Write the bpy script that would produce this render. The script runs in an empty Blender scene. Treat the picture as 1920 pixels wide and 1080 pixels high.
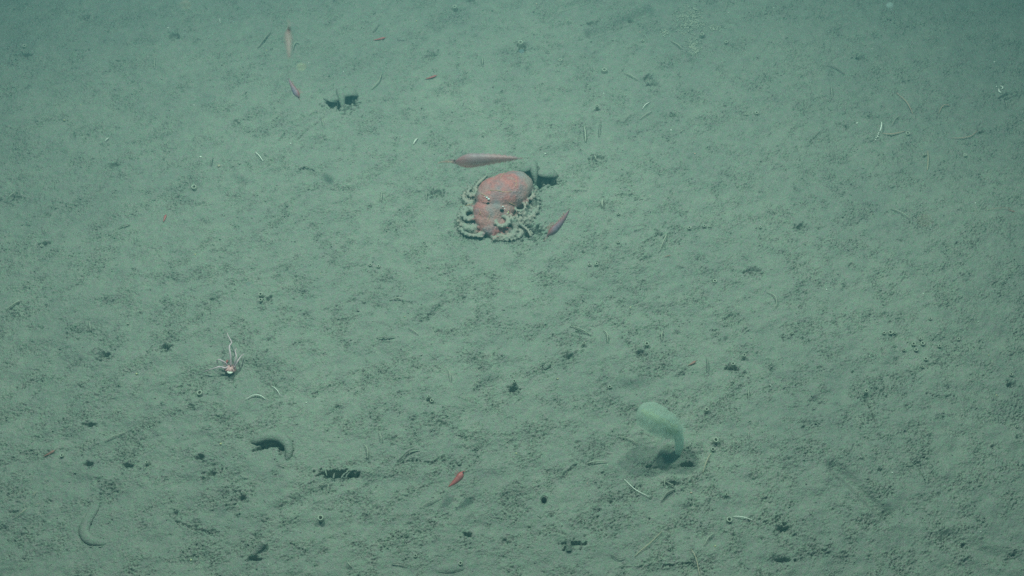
import bpy, bmesh, math, random
import numpy as np
from mathutils import Vector, Matrix
random.seed(7)
rng = np.random.default_rng(11)
S = bpy.context.scene
C = S.collection
R = math.radians

# ------------------------------------------------------------------ camera, water light, lamps, exposure
CAM_H, PITCH, HFOV = 3.7, 60.0, 50.0
cam_d = bpy.data.cameras.new('camera')
cam = bpy.data.objects.new('camera', cam_d)
C.objects.link(cam)
cam.location = (0, 0, CAM_H)
cam.rotation_euler = (R(90 - PITCH), 0, 0)
cam_d.sensor_width = 36
cam_d.angle = R(HFOV)
cam_d.clip_end = 500
cam_d.clip_start = 0.02
cam_d.dof.use_dof = True
cam_d.dof.focus_distance = 4.25
cam_d.dof.aperture_fstop = 3.4
S.camera = cam

w = bpy.data.worlds.new('World')
S.world = w
w.use_nodes = True
bg = w.node_tree.nodes['Background']
bg.inputs['Color'].default_value = (0.20, 0.42, 0.38, 1)      # light scattered about in the deep water
bg.inputs['Strength'].default_value = 0.20


def lamp(name, loc, target, power, col, size=0.05, cone=125, blend=0.9):
    l = bpy.data.lights.new(name, 'SPOT')
    l.energy = power
    l.color = col
    l.shadow_soft_size = size
    l.spot_size = R(cone)
    l.spot_blend = blend
    o = bpy.data.objects.new(name, l)
    C.objects.link(o)
    o.location = loc
    d = Vector(target) - Vector(loc)
    o.rotation_euler = d.to_track_quat('-Z', 'Y').to_euler()
    return o


# the two lamps carried by the camera vehicle: they throw the paired shadows in the photograph
lamp('vehicle_lamp', (-1.25, 3.2, 3.8), (-0.45, 0.75, 0), 640, (0.755, 1.0, 0.785), size=0.09, cone=130, blend=1.0)
lamp('vehicle_lamp', (1.25, 3.2, 3.8), (0.20, 0.75, 0), 505, (0.755, 1.0, 0.785), size=0.09, cone=130, blend=1.0)

S.view_settings.view_transform = 'Standard'
S.view_settings.look = 'None'
S.view_settings.exposure = 0
S.view_settings.gamma = 1
S.render.engine = 'CYCLES'
S.cycles.use_denoising = False
S.cycles.volume_bounces = 0
S.cycles.sample_clamp_direct = 1.6
S.cycles.sample_clamp_indirect = 1.0
S.cycles.max_bounces = 6
S.cycles.transparent_max_bounces = 24


# ------------------------------------------------------------------ tags
def tag(o, label, cat, group=None, kind=None):
    if label: o['label'] = label
    if cat: o['category'] = cat
    if group: o['group'] = group
    if kind: o['kind'] = kind
    return o


def mesh_obj(name, verts, faces, mat, parent=None, smooth=True):
    me = bpy.data.meshes.new(name)
    me.from_pydata([tuple(v) for v in verts], [], faces)
    me.update()
    if smooth:
        me.polygons.foreach_set('use_smooth', [True] * len(me.polygons))
    me.materials.append(mat)
    o = bpy.data.objects.new(name, me)
    C.objects.link(o)
    if parent: o.parent = parent
    return o


def empty(name, loc, rz=0):
    o = bpy.data.objects.new(name, None)
    o.location = loc
    o.rotation_euler = (0, 0, rz)
    o.empty_display_size = 0.05
    C.objects.link(o)
    return o


# ------------------------------------------------------------------ photograph pixel -> point on the ground
cp, sp = math.cos(R(PITCH)), math.sin(R(PITCH))
TH = math.tan(R(HFOV / 2))


def ray(px, py):
    x = (px - 960) / 960 * TH
    y = (540 - py) / 960 * TH
    return np.array([x, cp + y * sp, -sp + y * cp])


# ------------------------------------------------------------------ the sea floor as a height field
STEP = 0.0023
X0, X1, Y0, Y1 = -2.8, 2.8, 0.6, 4.3
xf = np.arange(X0, X1, STEP)
yf = np.arange(Y0, Y1, STEP)
NX, NY = len(xf), len(yf)
kx = np.fft.rfftfreq(NX, STEP)[None, :]
ky = np.fft.fftfreq(NY, STEP)[:, None]


def band(l_small, l_big, ang=0.0, aniso=1.0, seed=0):
    r = np.random.default_rng(seed)
    n = r.standard_normal((NY, NX), dtype=np.float32)
    f = np.fft.rfft2(n)
    a = R(ang)
    u = (kx * math.cos(a) + ky * math.sin(a)) * aniso
    v = (-kx * math.sin(a) + ky * math.cos(a))
    k = np.sqrt(u * u + v * v) + 1e-9
    g = np.exp(-(k * l_small) ** 2) * (1 - np.exp(-(k * l_big) ** 2))
    out = np.fft.irfft2(f * g, s=(NY, NX)).astype(np.float32)
    return out / out.std()


def low(x, y):
    return (0.010 * np.sin(x * 2.3 + 0.7) * np.sin(y * 1.9 + 1.1) + 0.008 * np.sin(x * 4.1 - y * 3.3 + 2.0)
            + 0.006 * np.sin(x * 1.3 + y * 5.2) + 0.03 * np.sin(x * 0.31 + 1) * np.sin(y * 0.27))


XX, YY = np.meshgrid(xf.astype(np.float32), yf.astype(np.float32))
SMOOTH = []
for (a, b, c) in ((512, 828, 40), (545, 850, 30), (165, 990, 38), (190, 1030, 30), (845, 1066, 30), (645, 175, 30), (1020, 322, 30), (1020, 938, 22), (598, 870, 30), (230, 985, 30)):
    d = ray(a, b)
    t = CAM_H / -d[2]
    SMOOTH.append((d[0] * t, d[1] * t, c * t * TH / 960))
H = low(XX, YY).astype(np.float32)
win = np.clip(np.minimum(np.minimum(XX - X0, X1 - XX), np.minimum(YY - Y0, Y1 - YY)) / 0.25, 0, 1).astype(np.float32)
patch = band(0.10, 0.35, 20, 1.6, 3)
patch2 = band(0.03, 0.10, 15, 1.5, 4)
rough = np.clip(0.50 + 0.38 * patch + 0.34 * patch2, 0.05, 1.35)
B = 0.0028 * band(0.08, 0.22, 12, 1.6, 1)
B += 0.0007 * band(0.028, 0.06, 15, 1.3, 2)
crumble = band(0.0048, 0.011, 18, 1.9, 5)
fine = band(0.0036, 0.0075, 10, 1.5, 6)
med = band(0.012, 0.028, 20, 1.7, 8)
B += rough * (0.00060 * med + 0.00050 * fine)
B -= 0.0050 * rough * np.clip(crumble - 1.2, 0, 2.0)
B -= 0.0034 * rough * np.clip(med * 0.8 + 0.5 * fine - 1.85, 0, 1.5)
B += 0.0022 * rough * np.clip(-crumble - 1.5, 0, 2.0)
# thin crusts of mud whose broken edges draw the short dark squiggles
def crust(n, th, soft):
    return np.clip((n - th) / soft, 0, 1)


cn = band(0.0040, 0.013, 16, 1.8, 21)
cn2 = band(0.010, 0.03, 18, 1.8, 22)
B += 0.0028 * rough * (crust(cn, 0.85, 0.25) - crust(cn, -1.4, 0.3) * 0.0)
B -= 0.0040 * rough * crust(-cn, 1.15, 0.28)
B += 0.0024 * np.clip(rough, 0, 1.3) * crust(cn2, 0.8, 0.22)
B -= 0.0034 * rough * crust(-cn2, 1.35, 0.25)
# smooth ground round the mounds
for (sx, sy, sr) in SMOOTH:
    B *= 1 - 0.8 * np.exp(-((XX - sx) ** 2 + (YY - sy) ** 2) / (sr * sr))
H += B * win
del B, cn, cn2


def hgt(x, y):
    i = (x - X0) / STEP
    j = (y - Y0) / STEP
    if 0 <= i < NX - 1 and 0 <= j < NY - 1:
        a, b = int(i), int(j)
        u, v = i - a, j - b
        return float((H[b, a] * (1 - u) + H[b, a + 1] * u) * (1 - v) + (H[b + 1, a] * (1 - u) + H[b + 1, a + 1] * u) * v)
    return float(low(x, y))


SM = None


def hs(x, y):
    """height of the undisturbed floor, smoothed a little"""
    i = min(max(int((x - X0) / STEP), 6), NX - 7)
    j = min(max(int((y - Y0) / STEP), 6), NY - 7)
    return float(HB[j - 6:j + 7, i - 6:i + 7].mean())


HB = H.copy()


def G(px, py, z=0.0):
    d = ray(px, py)
    zz = 0.0
    for _ in range(4):
        t = (CAM_H - (zz + z)) / -d[2]
        p = d * t
        zz = hs(p[0], p[1])
    return Vector((float(p[0]), float(p[1]), zz + z))


def mpp(px, py):
    """metres on the ground that one photograph pixel spans there"""
    d = ray(px, py)
    return (CAM_H / -d[2]) * TH / 960


def local(cx, cy, rad):
    i0 = max(int((cx - rad - X0) / STEP), 0); i1 = min(int((cx + rad - X0) / STEP) + 2, NX)
    j0 = max(int((cy - rad - Y0) / STEP), 0); j1 = min(int((cy + rad - Y0) / STEP) + 2, NY)
    sl = (slice(j0, j1), slice(i0, i1))
    return sl, XX[sl] - cx, YY[sl] - cy


crumb_mask = np.clip(rough - 0.45, 0, 1.3) ** 1.4


def clump(px, py, r=8, depth=1.0):
    p = G(px, py)
    rm = r * mpp(px, py)
    sl, dx, dy = local(p.x, p.y, rm * 3)
    if dx.size == 0: return
    q = (dx * dx + dy * dy * 1.9) / (rm * rm)
    g = np.exp(-q * (1.0 + 0.45 * crumble[sl]).clip(0.3, 2))
    H[sl] -= depth * (0.010 * g * np.clip(0.6 + 0.5 * med[sl], 0, 1.6) + 0.005 * g * np.clip(crumble[sl] + 0.3, 0, 2.5))
    H[sl] += depth * 0.003 * np.exp(-((np.sqrt(q) - 1.4) ** 2) * 3) * np.clip(med[sl] + 0.4, 0, 2)
    crumb_mask[sl] += 2.2 * np.exp(-q * 0.5)


def pit(px, py, rx, ry, depth, rim=0.0, edge=0.25, ragged=True):
    """steep hole; radii in photograph pixels"""
    p = G(px, py)
    m = mpp(px, py)
    ax, ay = rx * m, ry * m / 0.87
    sl, dx, dy = local(p.x, p.y, max(ax, ay) * 2.2 + 0.01)
    q = np.sqrt((dx / ax) ** 2 + (dy / ay) ** 2)
    if ragged: q = q * (1 + .24 * med[sl] + .07 * crumble[sl]).clip(.5, 1.8)
    s = np.clip((1 + edge - q) / edge, 0, 1)
    s = s * s * (3 - 2 * s)
    if ragged: s = .78 * s + .22 * np.exp(-(q / 1.6) ** 2)
    H[sl] -= depth * s
    if rim: H[sl] += rim * np.exp(-((q - 1.25 - edge) / 0.3) ** 2)
    crumb_mask[sl] *= (q > 1.2 + edge)
    return p


def furrow(pts, width, depth, rim=0.3, crumbs=0.0):
    if width < 5 and depth >= 0.009: width, depth = width * .78, depth * .72
    P = [G(*q) for q in pts]
    m = mpp(*pts[0])
    wd = width * m
    xs = [p.x for p in P]; ys = [p.y for p in P]
    cx, cy = (min(xs) + max(xs)) / 2, (min(ys) + max(ys)) / 2
    rad = max(max(xs) - min(xs), max(ys) - min(ys)) / 2 + wd * 3
    sl, dx, dy = local(cx, cy, rad)
    best = np.full(dx.shape, 1e9, dtype=np.float32)
    for a, b in zip(P[:-1], P[1:]):
        ux, uy = b.x - a.x, b.y - a.y
        L2 = ux * ux + uy * uy + 1e-12
        rx, ry = dx + cx - a.x, dy + cy - a.y
        t = np.clip((rx * ux + ry * uy) / L2, 0, 1)
        best = np.minimum(best, np.hypot(rx - t * ux, ry - t * uy))
    if width < 8:
        best = best * (1 + 0.22 * med[sl]).clip(0.5, 1.7)
        H[sl] -= depth * np.exp(-(best / wd) ** 2) * (0.55 + 0.65 * crumble[sl] + 0.35 * med[sl]).clip(0, 1.7)
    else:
        H[sl] -= depth * np.exp(-(best / wd) ** 2)
    H[sl] += depth * rim * np.exp(-((best - 1.9 * wd) / (0.7 * wd)) ** 2)
    if crumbs: crumb_mask[sl] += crumbs * np.exp(-(best / (1.6 * wd)) ** 2)


# dark crumbly hollows seen in the photograph (x, y, radius in its pixels, strength); one is a tube's shadow sunk in
CL = """157 31 9 1;325 68 9 1.1;435 5 8 .9;42 101 11 .9;103 68 6 .6;443 229 8 1;50 164 7 .5;200 158 5 .7;247 153 5 .7;8 176 8 .8;31 207 8 .5;125 245 6 .6;
855 22 8 1;808 103 11 1.1;875 145 8 .9;935 55 10 .6;760 62 8 .5;515 163 6 .8;755 165 6 .6;560 245 7 .5;700 222 6 .5;905 185 6 .6;940 225 12 .6;625 120 8 .5;
978 83 9 1;1028 97 5 .9;1108 44 6 1;1215 148 9 1.1;1225 157 7 1;1425 165 9 .9;1263 215 9 1.1;1200 248 7 1;1317 70 5 .9;1040 240 8 .8;1087 73 7 .6;1121 205 5 .8;1335 3 8 .9;1375 88 7 .6;1090 125 8 .5;1340 190 7 .5;
1608 5 8 .9;1643 66 8 .9;1614 108 7 1.1;1635 218 8 1.1;1589 238 5 .9;1763 172 8 1;1895 178 10 1.2;1844 246 8 1.1;1912 80 9 1.1;1750 60 8 .5;1800 135 9 .6;1510 212 10 .5;1630 150 10 .4;1470 10 7 .5;1690 45 9 .5;
213 309 7 1.2;22 368 13 1.3;118 285 6 .8;82 457 7 1;85 403 8 1;125 395 8 .8;113 380 5 .8;50 423 7 .7;167 505 13 .9;213 361 6 .9;378 381 6 .9;440 427 8 1;250 505 6 .9;372 520 5 .9;138 472 6 .5;435 530 10 .9;360 340 9 .6;425 375 9 .4;
727 345 8 .6;820 362 10 1.2;740 347 6 .8;533 400 7 .5;540 500 12 .6;590 425 11 .6;770 420 9 .6;640 515 9 .5;700 515 9 .5;690 390 6 .6;860 550 8 .5;
1120 297 8 1.3;1240 325 12 .6;1397 328 8 .8;1167 367 9 .9;1195 370 10 .9;1214 483 9 1.2;1410 508 9 1.4;1157 506 6 .9;1018 522 10 .9;1022 535 7 1;1425 428 6 .9;1397 485 7 .8;1340 527 5 1;1300 345 12 .5;1030 510 10 .4;1120 455 6 .3;
1732 293 4 1.4;1500 425 8 1.3;1570 353 13 .9;1493 353 6 1;1825 457 8 1.1;1775 475 6 .9;1645 510 8 1;1805 515 8 1;1545 450 10 .7;1480 497 5 1;1540 533 8 .9;1565 533 8 .8;1587 537 7 1;1600 280 10 .7;1630 330 9 .6;1815 270 9 .5;1875 345 8 .4;
195 667 9 1.4;305 655 12 1.3;195 565 9 1.1;375 597 5 .8;395 560 9 1.2;335 725 11 .9;350 753 8 1;355 763 6 1;410 762 6 1.2;430 713 12 1;167 796 7 1.2;75 613 5 .9;140 620 11 .8;78 797 7 .7;55 613 5 .8;25 592 8 .7;310 568 10 .7;372 607 6 .9;120 655 12 .6;
493 558 5 1.2;488 580 8 1.2;505 637 8 1.2;650 647 11 1.2;572 593 8 .9;930 607 14 .8;770 568 8 .9;885 675 16 1;720 697 10 .8;665 740 8 .9;830 790 18 1;775 785 7 1.1;805 752 6 1;962 730 7 1.4;820 622 5 .9;568 548 8 .9;850 548 10 .9;640 600 9 .4;745 560 8 .5;520 620 9 .5;
1165 565 7 1.2;1125 578 14 1;1068 667 10 1.3;1205 662 12 1.3;1280 697 12 .9;1373 690 9 1.3;1142 755 16 1;1180 768 8 .9;1240 755 8 .7;1415 800 10 .9;1026 685 7 1.2;1233 615 7 .9;1270 625 6 .8;1362 634 5 .8;1050 755 9 .8;1090 620 12 .7;1395 700 8 .8;1215 690 9 .7;1095 658 4 1;
1567 605 8 1.2;1683 675 8 .8;1679 652 5 1.2;1897 720 8 1.3;1780 726 8 1;1590 785 9 1;1632 785 14 1.1;1620 750 8 .6;1600 697 5 .9;1765 783 9 1;1703 762 7 .8;1470 632 5 1.1;1500 575 9 .8;1625 600 12 .7;1655 560 7 .6;1450 690 9 .9;1530 750 7 .8;1740 687 6 .7;1880 545 9 .4;
165 870 6 1.3;210 912 12 1.2;235 873 6 1;375 857 7 1;400 870 8 1;395 888 8 1;280 872 5 1;380 900 7 1;453 935 8 1.1;330 965 9 1;365 985 12 1.1;395 998 10 1.1;475 1047 8 1.3;80 980 6 1;30 1003 7 .7;5 990 8 .8;185 900 7 .8;240 850 10 .5;310 900 8 .6;450 860 10 .6;
495 975 9 .9;560 940 12 .7;685 973 8 1.1;785 1000 9 1;830 970 12 .7;880 1002 7 1.1;872 1020 7 1;950 1015 11 1;690 945 9 .7;610 1035 8 .5;660 870 6 .7;700 900 10 .4;870 820 14 .8;890 845 8 .9;540 1000 8 .5;770 985 8 .7;
1205 815 6 .9;1262 905 14 1.1;1200 912 8 1.1;1290 871 7 1.5;1120 957 9 1;1145 940 6 1.2;1085 830 6 .7;1040 992 9 .9;1010 1000 7 .9;1170 1065 6 1.1;1360 930 10 1;1415 895 11 .7;1035 965 8 .9;1220 875 12 .9;1300 850 16 .9;975 965 8 .9;990 958 8 .7;1120 910 10 .8;1390 1060 8 .9;1430 1010 6 .8;
1527 830 9 1.2;1470 995 12 1.4;1835 850 12 1;1660 965 10 .8;1527 1025 12 1;1730 930 6 1.2;1790 935 7 1;1807 1023 4 1.4;1525 1040 6 1.1;1587 1042 8 1;1455 1050 10 1.1;1912 820 7 1.3;1862 838 5 1.1;1745 817 5 1.1;1670 975 10 .6;1725 870 9 .6;1810 955 10 .5;1905 1040 10 1;1710 1065 10 .8;1650 815 8 .6;1455 840 8 .6;1760 890 10 .5;1580 800 9 .6;1745 1045 7 .5"""
CLUMPS = [tuple(float(v) for v in s.split()) for s in CL.replace('\n', '').split(';')]
for c in CLUMPS:
    clump(c[0], c[1], c[2], c[3] * .8)

# tracks, cracks and shallow troughs, two standing in for soft shadow streaks
furrow([(480, 247), (540, 232), (600, 210), (625, 200)], 3.0, 0.006)
furrow([(487, 258), (545, 243), (590, 222)], 2.5, 0.005)
furrow([(558, 262), (575, 243), (598, 228), (606, 220)], 2.2, 0.014, 0.2, 0.8)
furrow([(525, 262), (536, 248)], 3.2, 0.016, 0.1)
furrow([(315, 640), (340, 620), (365, 600), (380, 588)], 3, 0.009, 0.4, 1.2)
furrow([(130, 690), (150, 675)], 3, 0.007, 0.3, 0.8)
furrow([(755, 868), (775, 862), (810, 868), (832, 856)], 2.6, 0.014, 0.35, 0.6)
furrow([(325, 975), (345, 985), (370, 995), (410, 1000)], 2.6, 0.012, 0.3, 1.5)
furrow([(1054, 898), (1064, 885), (1080, 872)], 3.2, 0.012, 0.3, 1.2)
furrow([(1020, 1005), (1035, 995), (1060, 1002)], 3.2, 0.010, 0.3, 0.8)
furrow([(1713, 865), (1724, 880), (1735, 900)], 2.4, 0.012, 0.3, 0.5)
furrow([(1245, 1062), (1275, 1058), (1300, 1056)], 2.2, 0.014, 0.5, 0.5)
furrow([(1620, 745), (1635, 770), (1645, 795)], 3, 0.012, 0.3, 1.0)
furrow([(1525, 1030), (1550, 1032), (1562, 1021)], 2.4, 0.014, 0.2, 0.5)
furrow([(1738, 738), (1765, 745), (1790, 742)], 2.2, 0.010, 0.2, 0.5)
furrow([(800, 600), (830, 570), (870, 560)], 4, 0.006, 0.4, 0.4)
furrow([(1020, 640), (1060, 625), (1100, 640)], 3, 0.006, 0.3, 0.9)
furrow([(1300, 870), (1250, 880), (1200, 872)], 4, 0.009, 0.4, 1.2)
furrow([(1675, 284), (1677, 292), (1674, 300)], 2.2, 0.014, 0.1)
furrow([(1677, 286), (1683, 292), (1688, 298)], 2.0, 0.012, 0.1)
furrow([(1469, 626), (1471, 640)], 1.8, 0.014, 0.1)
furrow([(960, 122), (975, 118), (985, 120)], 2.2, 0.012, 0.2)
furrow([(1215, 20), (1187, 32), (1150, 50), (1110, 62)], 9, 0.030, 0.1)  # soft shadow streak near the top edge, modelled as a trough
furrow([(1100, 0), (1050, 15), (1025, 35)], 8, 0.024, 0.1)  # second shadow streak, sunk into the floor the same way
furrow([(1565, 875), (1600, 905), (1640, 945), (1665, 965)], 11, 0.024, 0.2)
furrow([(1580, 58), (1620, 78), (1680, 90)], 10, 0.010, 0.3)
furrow([(1540, 40), (1600, 25)], 10, 0.008, 0.3)
furrow([(1780, 1010), (1850, 1040), (1900, 1050)], 12, 0.012, 0.3)
furrow([(60, 620), (240, 560), (360, 520)], 12, 0.007, 0.4)
furrow([(300, 735), (420, 700), (520, 690)], 14, 0.007, 0.4)
furrow([(520, 960), (640, 900), (760, 905)], 12, 0.007, 0.4)
furrow([(40, 235), (180, 215), (330, 150)], 14, 0.007, 0.4)
furrow([(1100, 560), (1300, 600), (1460, 700)], 14, 0.008, 0.4)
# scratch marks round a pit, like spokes
for pts in ([(1236, 440), (1212, 452)], [(1233, 449), (1205, 455)], [(1220, 462), (1232, 455)], [(1249, 441), (1262, 436)], [(1252, 428), (1271, 425)],
            [(1243, 426), (1249, 417)], [(1228, 430), (1238, 435)], [(1244, 446), (1256, 440)], [(1205, 430), (1190, 434)], [(1250, 452), (1258, 458)],
            [(1212, 424), (1200, 420)]):
    furrow(pts, 1.5, 0.012, 0.35, 0.3)
pit(1239, 439, 3.0, 2.6, 0.03)
pit(1233, 437, 2.6, 2.0, 0.02)
# hollows under the burrow mounds, the slit, the arched mound, and carved mound shadows
pit(625, 195, 10, 3.6, 0.06, 0, 0.5)
pit(656, 188, 8.5, 5.5, 0.06, 0, 0.5)
pit(635, 198, 4, 5, 0.05, 0, 0.5)
pit(665, 194, 3, 5, 0.03, 0, 0.5)
pit(652, 206, 5, 5, 0.02, 0, 1)
pit(992, 336, 10, 9, 0.07, 0, 0.45)
pit(1012, 341, 6.5, 7, 0.07, 0, 0.45)
pit(1033, 340, 11, 4.2, 0.07, 0, 0.5)
pit(628, 888, 17, 4.0, 0.04, 0.004, 0.8)
pit(658, 890, 9, 2.2, 0.03, 0, 0.8)
pit(508, 834, 15, 2.8, 0.024, 0, 0.9)
pit(488, 840, 8, 2.0, 0.022, 0, 0.9)
pit(528, 842, 4, 5, 0.02, 0, 0.7)
furrow([(548, 826), (551, 840), (548, 856)], 1.8, 0.012, 0)
furrow([(188, 944), (180, 962), (169, 984)], 2.0, 0.014, 0)  # thin shadow beside the crescent mound, carved as a groove
furrow([(148, 992), (149, 1004), (160, 1016), (175, 1022), (196, 1018)], 1.7, 0.012, 0)  # shadow along the crescent's lower edge, likewise cut into the floor
pit(1000, 437, 12, 8, 0.03, 0, 0.8)
pit(984, 433, 9, 5, 0.03, 0, 0.6)
pit(1075, 1022, 12, 3.5, 0.02, 0, 0.9)  # stump's cast shadow sunk into the mud as a shallow pit
pit(876, 1003, 6, 3, 0.018, 0, 0.6)
for (a, b, c, d) in ((1110, 44, 5, 3), (1895, 180, 11, 3.5), (1410, 508, 8, 4), (1290, 871, 8, 1.6), (962, 731, 5, 3), (22, 372, 9, 5), (1120, 296, 8, 3),  # the pit by the tall tube is its shadow, pressed into the floor
                     (1187, 33, 4, 2), (195, 668, 6, 4), (1500, 425, 6, 2.5), (82, 457, 6, 2), (167, 796, 5, 2), (213, 309, 5, 3), (1897, 722, 5, 3), (1589, 238, 2, 3),
                     (1614, 109, 6, 2.2), (475, 1048, 7, 2.5), (1215, 147, 4, 4), (1224, 158, 6, 2.5), (310, 652, 5, 3), (1068, 668, 5, 4), (1204, 663, 6, 3),
                     (505, 563, 3, 5), (1373, 691, 6, 2.5), (165, 870, 5, 2), (1635, 219, 4, 3), (1844, 247, 5, 2.5), (820, 363, 7, 3.5), (158, 33, 6, 2.2), (42, 102, 8, 2.2),
                     (326, 68, 7, 3), (442, 229, 4, 3), (1471, 993, 6, 4), (1262, 215, 5, 2), (808, 103, 5, 4), (980, 86, 5, 4), (453, 934, 3, 3), (1807, 1023, 2, 2),
                     (240, 873, 6, 2.2), (885, 1, 4, 2), (1470, 1050, 9, 2), (375, 857, 4, 3), (397, 888, 6, 2.2), (1260, 905, 9, 2)):
    pit(a, b, c, d, 0.018, 0, 0.9)

# worm tubes: x, y, outer radius in photograph pixels, height in metres
TUBES = [(965, 719, 3.0, .03), (1143, 726, 3.0, .012), (1325, 771, 3.6, .02), (1340, 828, 4.4, .022), (1336, 843, 3.4, .012), (1669, 625, 3.7, .012),
         (1657, 625, 2.6, .010), (1677, 624, 2.6, .008), (1712, 646, 3.4, .012), (1716, 656, 3.2, .010), (1729, 645, 3.6, .010), (1694, 656.5, 2.5, .010),
         (1760, 650, 2.9, .014), (1796, 637.5, 2.8, .012), (1735, 674, 3.2, .011), (1623, 738, 3.4, .025), (1743, 598, 2.4, .008), (1724, 636, 2.2, .012),
         (1729, 688, 2.3, .008), (1394, 669, 3.2, .020), (1374, 685, 3.2, .018), (1213, 648, 3.8, .020), (1094, 646, 2.6, .020), (1320, 425, 2.6, .012), (1292, 429, 2.9, .012),
         (1331, 425, 2.3, .008), (1159, 402, 2.4, .010), (1159, 455, 2.2, .008), (1105, 497, 2.5, .010), (1118, 496, 2.8, .010), (1701, 252, 3.6, .012), (1808, 293, 2.8, .012),
         (1418, 214, 3.2, .014), (1400, 216, 2.2, .010), (1361, 80, 2.8, .010), (1050, 114, 2.9, .008), (976, 84, 4.2, .02), (1119, 205, 2.6, .03), (1133, 135, 4.0, .018),
         (1316, 68, 3.2, .018), (1205, 78, 2.2, .01), (852, 17, 3.6, .02), (365, 354, 4.4, .016), (375, 739, 4.6, .016), (490, 553, 3.6, .014), (490, 564, 3.2, .014),
         (694, 497, 2.6, .008), (710, 500, 2.8, .008), (603, 973, 5.0, .022), (779, 1042, 3.0, .008), (864, 1057, 3.4, .012), (118, 855, 3.0, .012), (277, 869, 2.8, .014),
         (1367, 975, 4.8, .012), (1484, 625, 2.4, .01), (1340, 527, 3.4, .006), (1425, 427, 2.2, .008), (1362, 928, 2.6, .014), (47, 88, 3.2, .012), (80, 462, 2.6, .01), (810, 752, 3.2, .01),
         (805, 745, 2.6, .014), (1895, 703, 2.8, .01), (1905, 800, 2.4, .008), (1732, 291, 2.2, .01), (1808, 291, 2.4, .01)]
TP = []
for (a, b, r, h) in TUBES:
    p = pit(a, b + 0.5, r * 0.72, r * 0.72, 0.05, 0, 0.25, False)
    sl, dx, dy = local(p.x, p.y, r * 2.2 * mpp(a, b))
    crumb_mask[sl] *= 0.03
    TP.append((G(a, b, h * 0.9), p))
BIG = pit(1020, 938, 5.7, 5.7, 0.10, 0.0015, 0.18, False)


# ------------------------------------------------------------------ materials
def new_mat(name):
    m = bpy.data.materials.new(name)
    m.use_nodes = True
    nt = m.node_tree
    return m, nt, nt.nodes['Principled BSDF']


def N(nt, t, **kw):
    n = nt.nodes.new(t)
    for k, v in kw.items(): setattr(n, k, v)
    return n


def noise(nt, vec, scale, detail=4, rough=0.6):
    n = N(nt, 'ShaderNodeTexNoise')
    n.inputs['Scale'].default_value = scale
    n.inputs['Detail'].default_value = detail
    n.inputs['Roughness'].default_value = rough
    nt.links.new(vec, n.inputs['Vector'])
    return n.outputs['Fac']


def ramp(nt, fac, stops):
    r = N(nt, 'ShaderNodeValToRGB')
    e = r.color_ramp.elements
    while len(e) < len(stops): e.new(0.5)
    for i, (p, c) in enumerate(stops):
        e[i].position = p
        e[i].color = (*c, 1)
    nt.links.new(fac, r.inputs['Fac'])
    return r.outputs['Color']


def mix(nt, fac, a, b, blend='MIX'):
    n = N(nt, 'ShaderNodeMix', data_type='RGBA', blend_type=blend)
    for s, v in ((0, fac), (6, a), (7, b)):
        if isinstance(v, (int, float)): n.inputs[s].default_value = v
        elif isinstance(v, tuple): n.inputs[s].default_value = (*v, 1)
        else: nt.links.new(v, n.inputs[s])
    return n.outputs[2]


def bump(nt, bsdf, h, dist, strength=1.0):
    b = N(nt, 'ShaderNodeBump')
    b.inputs['Distance'].default_value = dist
    b.inputs['Strength'].default_value = strength
    nt.links.new(h, b.inputs['Height'])
    nt.links.new(b.outputs['Normal'], bsdf.inputs['Normal'])


SED = (0.275, 0.292, 0.262)


def sediment_nodes(nt, vec):
    a = noise(nt, vec, 2.2, 5, 0.6)
    c1 = ramp(nt, a, [(0.3, (0.245, 0.262, 0.240)), (0.7, (0.300, 0.318, 0.282))])
    b = noise(nt, vec, 300, 3, 0.7)
    c2 = ramp(nt, b, [(0.32, (0.70, 0.70, 0.72)), (0.5, (1, 1, 1)), (0.72, (1.28, 1.25, 1.20))])
    c = mix(nt, 1.0, c1, c2, 'MULTIPLY')
    e = noise(nt, vec, 95, 3, 0.7)
    c = mix(nt, 1.0, c, ramp(nt, e, [(0.36, (1.12, 0.95, 1.06)), (0.5, (1, 1, 1)), (0.64, (0.90, 1.05, 0.95))]), 'MULTIPLY')
    d = noise(nt, vec, 28, 4, 0.65)
    c3 = ramp(nt, d, [(0.3, (0.90, 0.91, 0.93)), (0.7, (1.09, 1.08, 1.05))])
    return mix(nt, 1.0, c, c3, 'MULTIPLY')


def make_sediment(name, object_space=False):
    m, nt, b = new_mat(name)
    tc = N(nt, 'ShaderNodeTexCoord')
    geo = N(nt, 'ShaderNodeNewGeometry')
    vec = geo.outputs['Position']
    nt.links.new(sediment_nodes(nt, vec), b.inputs['Base Color'])
    b.inputs['Roughness'].default_value = 0.95
    b.inputs['Specular IOR Level'].default_value = 0.15
    n1 = noise(nt, vec, 240, 3, 0.65)
    n2 = noise(nt, vec, 90, 3, 0.6)
    mm = N(nt, 'ShaderNodeMath', operation='ADD')
    nt.links.new(n1, mm.inputs[0]); nt.links.new(n2, mm.inputs[1])
    bump(nt, b, mm.outputs[0], 0.0035, 1.0)
    return m


M_sed = make_sediment('fine_mud')
M_mound = make_sediment('packed_mud')


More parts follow.
